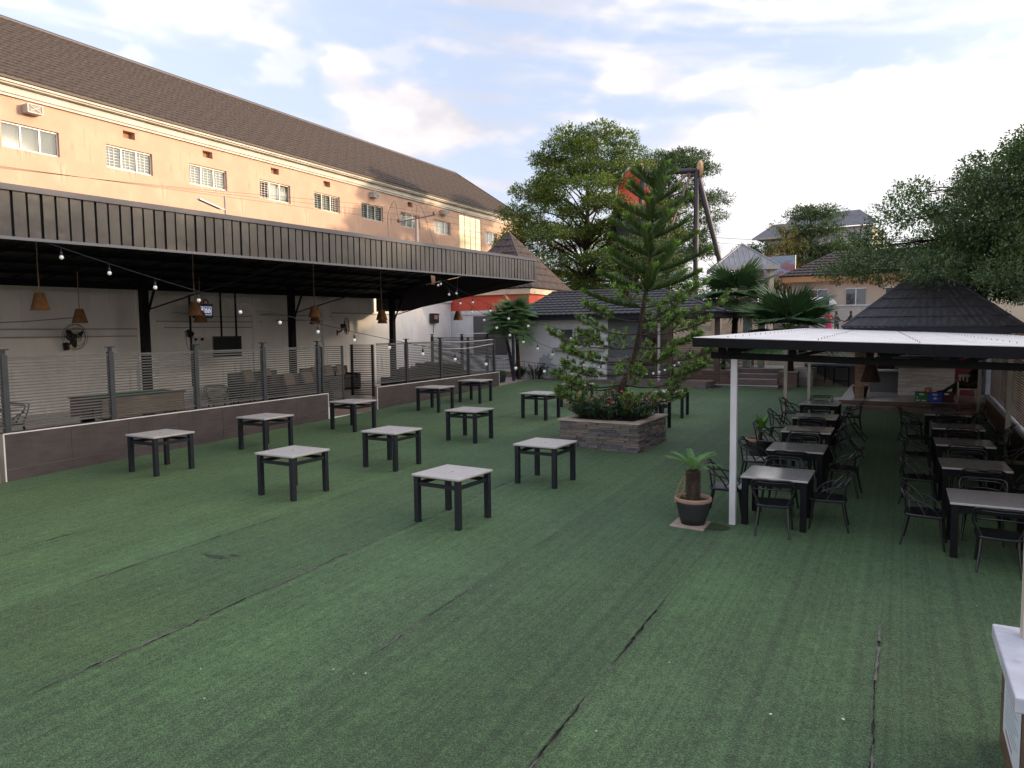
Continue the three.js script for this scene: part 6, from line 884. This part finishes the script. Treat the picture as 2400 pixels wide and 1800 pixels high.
// ================================================================ kiosk, hall, billboard, far house
{
  const k = thing('ticket_kiosk', 'small kiosk with grey metal pyramid roof behind the palms', 'kiosk', [-8.3, 2.4, -43.9], .35); const roof = new THREE.Group(); roof.name = 'roof'; k.add(roof); const c = [[-1.75, 4.35, 1.75], [1.75, 4.35, 1.75], [1.75, 4.35, -1.75], [-1.75, 4.35, -1.75]], a = [0, 5.75, 0]; for (let i = 0; i < 4; i++) { const p = c[i], q = c[(i + 1) % 4]; obj('roof_panel', quad(p, q, a, a), MAT.roofGrey, roof); for (let j = 1; j < 12; j++) { const b = V(...p).lerp(V(...q), j / 12), h = V(...a), f = 1 - Math.abs(j / 12 * 2 - 1); const top = b.clone().lerp(h.clone().lerp(b, 0), 0); void top; const inward = V(...p).add(V(...q)).multiplyScalar(.5); const tp = b.clone().add(V(...a).sub(inward).multiplyScalar(f)); obj('seam', rod(b, tp, .025), MAT.roofGrey, roof); } obj('hip_cap', rod(p, a, .05), MAT.roofGrey, roof); }
  obj('eave_fascia', [b2(-1.76, 1.76, 4.12, 4.36, 1.74, 1.78), b2(1.74, 1.78, 4.12, 4.36, 1.76, -1.76), b2(-1.78, -1.74, 4.12, 4.36, 1.76, -1.76)], M([.45, .42, .40], .6), k); for (const x of [-1.4, 1.4]) for (const z of [-1.4, 1.4]) obj('post', b2(x - .12, x + .12, 0, 4.3, z - .12, z + .12), MAT.cream, k); obj('wall', b2(-1.35, 1.35, 0, 1.5, -1.3, -1.4), MAT.cream, k); obj('window', b2(-1.2, 1.2, 2.0, 3.6, -1.32, -1.38), MAT.glassDark, k);
  const h = thing('tiled_hall', 'cream hall with brown tiled hip roof and orange eave', 'building', [-1.5, 3.1, -56]); const rf = new THREE.Group(); rf.name = 'roof'; h.add(rf); const R = [[-6, 3.65, 2.6], [6.5, 3.65, 2.6]]; tileRoof(rf, R[0], R[1], [-2.6, 5.55, -1.2], [5, 5.55, -1.2], 9, .3, .05, .07, MAT.roofUmber); tileRoof(rf, [-6, 3.65, -5], R[0], [-2.6, 5.55, -1.2], [-2.6, 5.55, -1.2], 9, .3, .05, .07, MAT.roofUmber); obj('rear_slope', quad([6.5, 3.65, -5], [-6, 3.65, -5], [-2.6, 5.55, -1.2], [5, 5.55, -1.2]), MAT.roofUmber, rf); obj('hip_cap', rod(R[0], [-2.6, 5.58, -1.2], .08), MAT.roofUmber, rf); obj('eave_band', [b2(-5.9, 6.4, 3.25, 3.62, 2.55, 2.48), b2(-5.92, -5.85, 3.25, 3.62, 2.55, -4.9)], M([.50, .24, .10], .7), h); obj('wall', b2(-5.3, 6.3, -.3, 3.3, 1.9, -4.5), M([.60, .52, .46], .85, { map: rep(streak, .3) }), h); for (const x of [-3.6, -1.2, 1.2, 3.6]) { const w = obj('window', b2(x - .6, x + .6, 1.6, 2.7, 1.88, 1.93), MAT.glassDark, h); obj('window_frame', [b2(x - .65, x + .65, 1.53, 1.6, 1.9, 1.97), b2(x - .65, x + .65, 2.7, 2.77, 1.9, 1.97), b2(x - .03, x + .03, 1.6, 2.7, 1.9, 1.96)], MAT.alu, w); }
  const wy = thing('white_yard_wall', 'plain pale wall behind the children', 'wall', [0, 0, 0]); obj('wall', b2(-5.2, 4, 2.6, 4.55, -50.2, -50.45), M([.60, .57, .58], .9, { map: rep(streak, .3) }), wy); obj('coping', b2(-5.25, 4.05, 4.55, 4.64, -50.15, -50.5), MAT.white, wy);
  const bb = thing('billboard', 'billboard printed with a pink and pale blue sky', 'billboard', [-8.9, 3.4, -60.4], -.28); const tx = tex(256, (u, v) => { const f = fbm(u * 5, v * 4, 5, 44), p = sstep(.40, .56, f) * sstep(1.1, .3, v), b = .72 + .12 * fbm(u * 3, v * 3, 3, 55); return [lerp(b * .92, .78, p), lerp(b * 1.02, .50, p), lerp(b * 1.12, .53, p)]; }); obj('panel', bx(3.4, 1.75, .08, 0, 4.55, 0), MAT.white, bb); obj('print', new THREE.PlaneGeometry(3.36, 1.71).translate(0, 4.55, .045), M([.9, .9, .9], .6, { map: tx }), bb); for (const x of [-1.2, 1.2]) obj('post', rod([x, -.3, -.08], [x, 5.6, -.08], .06), MAT.steelDark, bb);
  const fh = thing('hill_house', 'distant house with broad grey hip roof on the hill', 'house', [-10, 6.8, -104], -.1); obj('wall', b2(-6, 7, 0, 9.0, 3, -5), M([.42, .40, .38], .9), fh); for (let i = 0; i < 5; i++) obj('window', b2(-5 + i * 2.4, -3.9 + i * 2.4, 6.8, 8.2, 2.98, 3.04), MAT.glassDark, fh); const hr = M([.15, .15, .17], .7, { map: rep(mottle, .2) }); obj('main_roof', [quad([-4, 9.0, 3.8], [8, 9.0, 3.8], [5, 11.5, -.5], [-3.4, 11.3, -.5]), quad([8, 9.0, 3.8], [8, 9, -5.5], [5, 11.5, -.5], [5, 11.5, -.5]), quad([-4, 9, -5.5], [-4, 9, 3.8], [-3.4, 11.3, -.5], [-3.4, 11.3, -.5])], hr, fh); obj('porch_roof', [quad([-7.2, 8.2, 4.6], [-1, 8.2, 4.6], [-2.5, 10.3, 1], [-5.4, 10.3, 1]), quad([-7.2, 8.2, -1], [-7.2, 8.2, 4.6], [-5.4, 10.3, 1], [-5.4, 10.3, 1])], hr, fh); obj('eave_board', b2(-7.2, -1, 8.0, 8.2, 4.5, 4.6), M([.36, .33, .30], .8), fh);
}
{ // white van
  const t = thing('white_van', 'white van with red tail lamps parked beyond the palms', 'van', [-5.3, 3.2, -52.5], .5), m = M([.72, .72, .72], .3); const s = new THREE.Shape(); s.moveTo(-2.1, .35); s.lineTo(2.1, .35); s.lineTo(2.15, .95); s.lineTo(1.55, 1.15); s.bezierCurveTo(1.2, 1.8, 1.0, 1.95, .6, 1.97); s.lineTo(-1.8, 1.97); s.bezierCurveTo(-2.05, 1.95, -2.12, 1.7, -2.15, 1.1); s.closePath(); const g = new THREE.ExtrudeGeometry(s, { depth: 1.56, bevelEnabled: true, bevelSize: .05, bevelThickness: .06, bevelSegments: 2 }); g.translate(0, 0, -.78); obj('body', g.toNonIndexed(), m, t); for (const z of [-.85, .85]) obj('side_window', [bx(.8, .5, .02, -1.3, 1.55, z), bx(.8, .5, .02, -.4, 1.55, z), bx(.6, .48, .02, .5, 1.52, z)], MAT.glassDark, t); obj('rear_window', bx(.02, .5, 1.2, -2.19, 1.55, 0), MAT.glassDark, t); for (const z of [-.7, .7]) obj('tail_lamp', bx(.04, .4, .14, -2.2, 1.0, z), M([.45, .02, .02], .3), t); for (const x of [-1.35, 1.35]) for (const z of [-.75, .75]) { const w = obj('wheel', new THREE.CylinderGeometry(.33, .33, .22, 20).rotateX(Math.PI / 2).translate(x, .33, z).toNonIndexed(), MAT.rubber, t); obj('rim', new THREE.CylinderGeometry(.19, .19, .24, 14).rotateX(Math.PI / 2).translate(x, .33, z).toNonIndexed(), MAT.alu, w); }
}
// ================================================================ people
function person(label, p, ry, bones, paint, o = {}) {       // smooth union of tapered bones, one continuous skin
  const t = thing('person', label, 'person', p, ry, o.group), lo = [1e9, 1e9, 1e9], hi = [-1e9, -1e9, -1e9];
  bones.forEach(b => { for (const [q, r] of [[b[0], b[2]], [b[1], b[3]]]) for (let k = 0; k < 3; k++) { lo[k] = Math.min(lo[k], q[k] - r - .05); hi[k] = Math.max(hi[k], q[k] + r + .05); } });
  const size = Math.max(...hi.map((h, k) => h - lo[k])), c = hi.map((h, k) => (h + lo[k]) / 2), n = o.n ?? 84, mc = new MarchingCubes(n, new THREE.MeshStandardMaterial(), false, false, 200000); mc.isolation = 0;
  const B = bones.map(b => ({ a: V(...b[0]), d: V(...b[1]).sub(V(...b[0])), r0: b[2], r1: b[3] })), q = V(0, 0, 0), k0 = .025;
  const sdf = (x, y, z) => { let m = 1e9; for (const b of B) { q.set(x, y, z).sub(b.a); const h = clamp(q.dot(b.d) / Math.max(b.d.lengthSq(), 1e-6), 0, 1), dd = q.addScaledVector(b.d, -h).length() - lerp(b.r0, b.r1, h); const kk = Math.max(k0 - Math.abs(m - dd), 0) / k0; m = Math.min(m, dd) - kk * kk * k0 * .25; } return m; };
  for (let z = 0; z < n; z++) for (let y = 0; y < n; y++) for (let x = 0; x < n; x++) { const f = i => (i - n / 2) / (n / 2) * size / 2; mc.field[x + y * n + z * n * n] = -sdf(c[0] + f(x), c[1] + f(y), c[2] + f(z)); }
  mc.update(); const cnt = mc.count ?? mc.geometry.drawRange.count, P = Array.from(mc.positionArray.slice(0, cnt * 3)), N = Array.from(mc.normalArray.slice(0, cnt * 3)), col = []; for (let i = 0; i < cnt; i++) { for (let k = 0; k < 3; k++) P[i * 3 + k] = c[k] + P[i * 3 + k] * size / 2; col.push(...paint(P[i * 3], P[i * 3 + 1], P[i * 3 + 2])); }
  const g = new THREE.BufferGeometry(); g.setAttribute('position', new THREE.Float32BufferAttribute(P, 3)); g.setAttribute('normal', new THREE.Float32BufferAttribute(N, 3)); g.setAttribute('color', new THREE.Float32BufferAttribute(col, 3)); obj('body', g, M([1, 1, 1], .8, { vertexColors: true }), t);
  const H = o.head; if (H) { const e = (x, y, z, r, m, nm) => obj(nm, new THREE.SphereGeometry(r, 8, 6).translate(H[0] + x, H[1] + y, H[2] + z).toNonIndexed(), m, t); const s = o.hs ?? .1; e(-.35 * s, .05 * s, .93 * s, .13 * s, M([.6, .58, .55], .4), 'eye'); e(.35 * s, .05 * s, .93 * s, .13 * s, M([.6, .58, .55], .4), 'eye'); obj('nose', new THREE.ConeGeometry(.16 * s, .45 * s, 6).translate(H[0], H[1] - .15 * s, H[2] + 1.02 * s).toNonIndexed(), M([.09, .05, .035], .7), t); obj('mouth', new THREE.SphereGeometry(.26 * s, 8, 5).scale(1, .3, .4).translate(H[0], H[1] - .55 * s, H[2] + .92 * s).toNonIndexed(), M([.14, .05, .045], .6), t); obj('hair', new THREE.SphereGeometry(1.03 * s, 14, 10, 0, 6.3, 0, 1.5).scale(.86, 1.1, 1).translate(H[0], H[1] + .12 * s, H[2] - .08 * s).toNonIndexed(), M([.012, .01, .009], .9), t); }
  return t;
}
const SKIN = [.075, .042, .028];
function hand(w, d, s) { const out = [[w, [w[0] + d[0] * .07 * s, w[1] + d[1] * .07 * s, w[2] + d[2] * .07 * s], .026 * s, .032 * s]], side = V(...d).cross(V(0, 1, .01)).normalize(); for (let i = 0; i < 5; i++) { const k = i === 4 ? 0 : 1, off = i === 4 ? .035 : (i - 1.5) * .019, l = [.07, .08, .076, .06, .05][i], a = [w[0] + d[0] * .07 * s * (k ? 1 : .3) + side.x * off * s, w[1] + d[1] * .07 * s * (k ? 1 : .3) + side.y * off * s, w[2] + d[2] * .07 * s * (k ? 1 : .3) + side.z * off * s], sp = i === 4 ? .7 : 0, b = [a[0] + (d[0] + side.x * sp) * l * s, a[1] + (d[1] - .25) * l * s, a[2] + (d[2] + side.z * sp) * l * s]; out.push([a, b, .010 * s, .008 * s]); } return out; }
function standing(h, o = {}) {                              // bones of a standing figure of height h facing +z
  const k = h / 1.7, J = (x, y, z) => [x * k, y * k, z * k], R = r => r * k, st = o.step ?? .06; const el = o.elbow ?? [[-.25, 1.08, -.02], [.25, 1.08, -.02]], wr = o.wrist ?? [[-.27, .84, .06], [.27, .84, .06]];
  const b = [[J(0, 1.55, 0), J(0, 1.63, -.01), R(.088), R(.092)], [J(0, 1.53, .03), J(0, 1.50, .03), R(.06), R(.05)], [J(0, 1.40, -.01), J(0, 1.5, 0), R(.055), R(.05)], [J(-.13, 1.36, 0), J(.13, 1.36, 0), R(.075), R(.075)], [J(0, 1.3, 0), J(0, 1.05, 0), R(.13), R(.115)], [J(-.05, .95, 0), J(.05, .95, 0), R(.125), R(.125)]];
  for (const s of [0, 1]) { const q = s ? 1 : -1; b.push([J(q * .17, 1.37, 0), J(...el[s]), R(.055), R(.042)], [J(...el[s]), J(...wr[s]), R(.04), R(.028)]); const d = V(...wr[s]).sub(V(...el[s])).normalize(); b.push(...hand(J(...wr[s]), [d.x, d.y, d.z], k)); b.push([J(q * .09, .92, 0), J(q * .10, .5, st * q + .02), R(.085), R(.055)], [J(q * .10, .5, st * q + .02), J(q * .11, .09, st * q * 1.6 - .02), R(.052), R(.036)], [J(q * .11, .05, st * q * 1.6 - .04), J(q * .12, .035, st * q * 1.6 + .14), R(.04), R(.032)]); }
  if (o.dress) b.push([J(0, 1.0, 0), J(0, .22, 0), R(.14), R(.25)]); return b;
}
person('child in a long pink and red dress by the pale wall', [-3.7, 2.72, -45.9], .6, standing(1.5, { dress: true, elbow: [[-.3, 1.12, .05], [.3, 1.15, .05]], wrist: [[-.25, .95, .2], [.5, 1.2, .15]] }), (x, y, z) => y > 1.27 || Math.hypot(x, z) > .25 && y > .75 ? SKIN : y > .85 ? [.55, .03, .035] : y > .1 ? [.62, .05, .16] : SKIN, { head: [0, 1.40, 0], hs: .088 });
person('boy in dark shirt and blue jeans standing at a small table', [-3.3, 2.72, -46.1], 1.2, standing(1.45, { elbow: [[-.26, 1.1, .05], [.26, 1.1, .08]], wrist: [[-.2, 1.02, .27], [.22, 1.05, .28]] }), (x, y, z) => y > 1.22 || (y < 1.0 && Math.abs(x) > .2 && y > .7) || z > .2 ? SKIN : y > .8 ? [.025, .027, .035] : y > .08 ? [.07, .085, .13] : [.03, .03, .03], { head: [0, 1.36, 0], hs: .086 });
person('boy in black shirt reaching over the small table', [-2.55, 2.72, -46.5], -1.2, standing(1.45, { elbow: [[-.26, 1.12, .12], [.26, 1.12, .12]], wrist: [[-.2, 1.0, .36], [.2, 1.0, .38]] }), (x, y, z) => y > 1.22 || z > .22 ? SKIN : y > .8 ? [.018, .018, .02] : y > .08 ? [.02, .02, .025] : [.03, .03, .03], { head: [0, 1.36, 0], hs: .086 });
{ const t = thing('snack_table', 'small wooden table with black trestle between the boys', 'table', [-2.95, 2.72, -46.2], .3); obj('top', bx(.7, .04, .5, 0, .72, 0), M([.45, .30, .12], .6), t); for (const x of [-.28, .28]) { obj('leg', bar([x, 0, -.2], [x, .7, .2], .025), MAT.steelBlack, t); obj('leg', bar([x, 0, .2], [x, .7, -.2], .025), MAT.steelBlack, t); } const g = thing('ball', 'yellow ball on the ground behind the boys', 'ball', [-3.55, 2.98, -46.8]); obj('skin', new THREE.IcosahedronGeometry(.25, 3).scale(1.05, .95, 1).toNonIndexed(), M([.50, .45, .05], .5), g); obj('valve', new THREE.CylinderGeometry(.015, .015, .02, 8).translate(0, .24, 0).toNonIndexed(), MAT.plastic, g); }
struct('play_yard', b2(-9, 5, 2.3, 2.72, -42, -50), MAT.paving);
{ // seated person at the bar: legs crossed, leaning back in the plastic chair
  const b = [[[0, 1.22, -.16], [0, 1.30, -.17], .09, .095], [[0, 1.19, -.10], [0, 1.16, -.10], .06, .05], [[0, 1.04, -.2], [0, 1.15, -.18], .055, .05], [[-.15, 1.0, -.2], [.15, 1.0, -.2], .08, .08], [[0, .95, -.18], [0, .65, -.08], .14, .13], [[-.07, .55, -.04], [.07, .55, -.04], .12, .12],
    [[-.2, .99, -.2], [-.3, .76, -.02], .055, .045], [[-.3, .76, -.02], [-.16, .62, .2], .042, .03], ...hand([-.16, .62, .2], [.4, -.1, .9], 1), [[.2, .99, -.2], [.31, .74, -.06], .055, .045], [[.31, .74, -.06], [.18, .62, .16], .042, .03], ...hand([.18, .62, .16], [-.4, -.1, .9], 1),
    [[-.1, .55, 0], [-.12, .58, .42], .09, .065], [[-.12, .58, .42], [-.13, .12, .5], .06, .042], [[-.13, .07, .46], [-.14, .045, .66], .045, .035], [[.1, .56, 0], [.03, .68, .42], .09, .065], [[.03, .68, .42], [-.10, .42, .78], .06, .042], [[-.10, .40, .76], [-.16, .38, .97], .045, .034]];
  const t = person('seated person in black clothes with one leg crossed by the bar', [2.0, PLAT - .06, -26.85], -1.0, b, (x, y, z) => y > 1.1 || (z > -.02 && Math.abs(x) > .13 && y > .55 && y < .8 && z < .3) ? SKIN : [.014, .014, .017], { head: [0, 1.26, -.165], hs: .098, n: 96 }); void t;
}
// ================================================================ what shades the yard: trees beyond the right edge of the picture
{
  const o = { trunkH: 3, trunkR: .35, leaf: .32, sprig: .5, density: 110, cols: [GREEN.deep, GREEN.mid], group: 'trees on the right' };
  [[20.2, -48.5, 12.4, 'farthest along'], [22.7, -43.6, 13.4, 'second from the far end of'], [25.2, -38.7, 14.4, 'third from the far end of'], [27.7, -33.8, 14.9, 'fourth from the far end of'], [30.2, -28.9, 14.9, 'fourth from the near end of'], [32.7, -24, 14.6, 'third from the near end of'], [35.2, -19.1, 14.2, 'second from the near end of'], [37.7, -14.2, 13.8, 'nearest the camera in']].forEach(([x, z, H, w], i) => broadTree('boundary_tree', `dense dark tree ${w} the row beyond the bar`, { ...o, base: [x, .6, z], seed: 101 + i, clumpTop: H - 1, clumps: tiers({ seed: 101 + i, c: [0, 0], s: 2.0, jy: 1, t: [[H * .16, 2.6, 7, 1.3], [H * .32, 3.2, 8, 1.3], [H * .47, 3.5, 9, 1.2], [H * .62, 3.4, 9, 1.2], [H * .76, 2.8, 8, 1.1], [H * .9, 1.8, 5, .8]] }) }));
}
renderer.render(scene, camera);
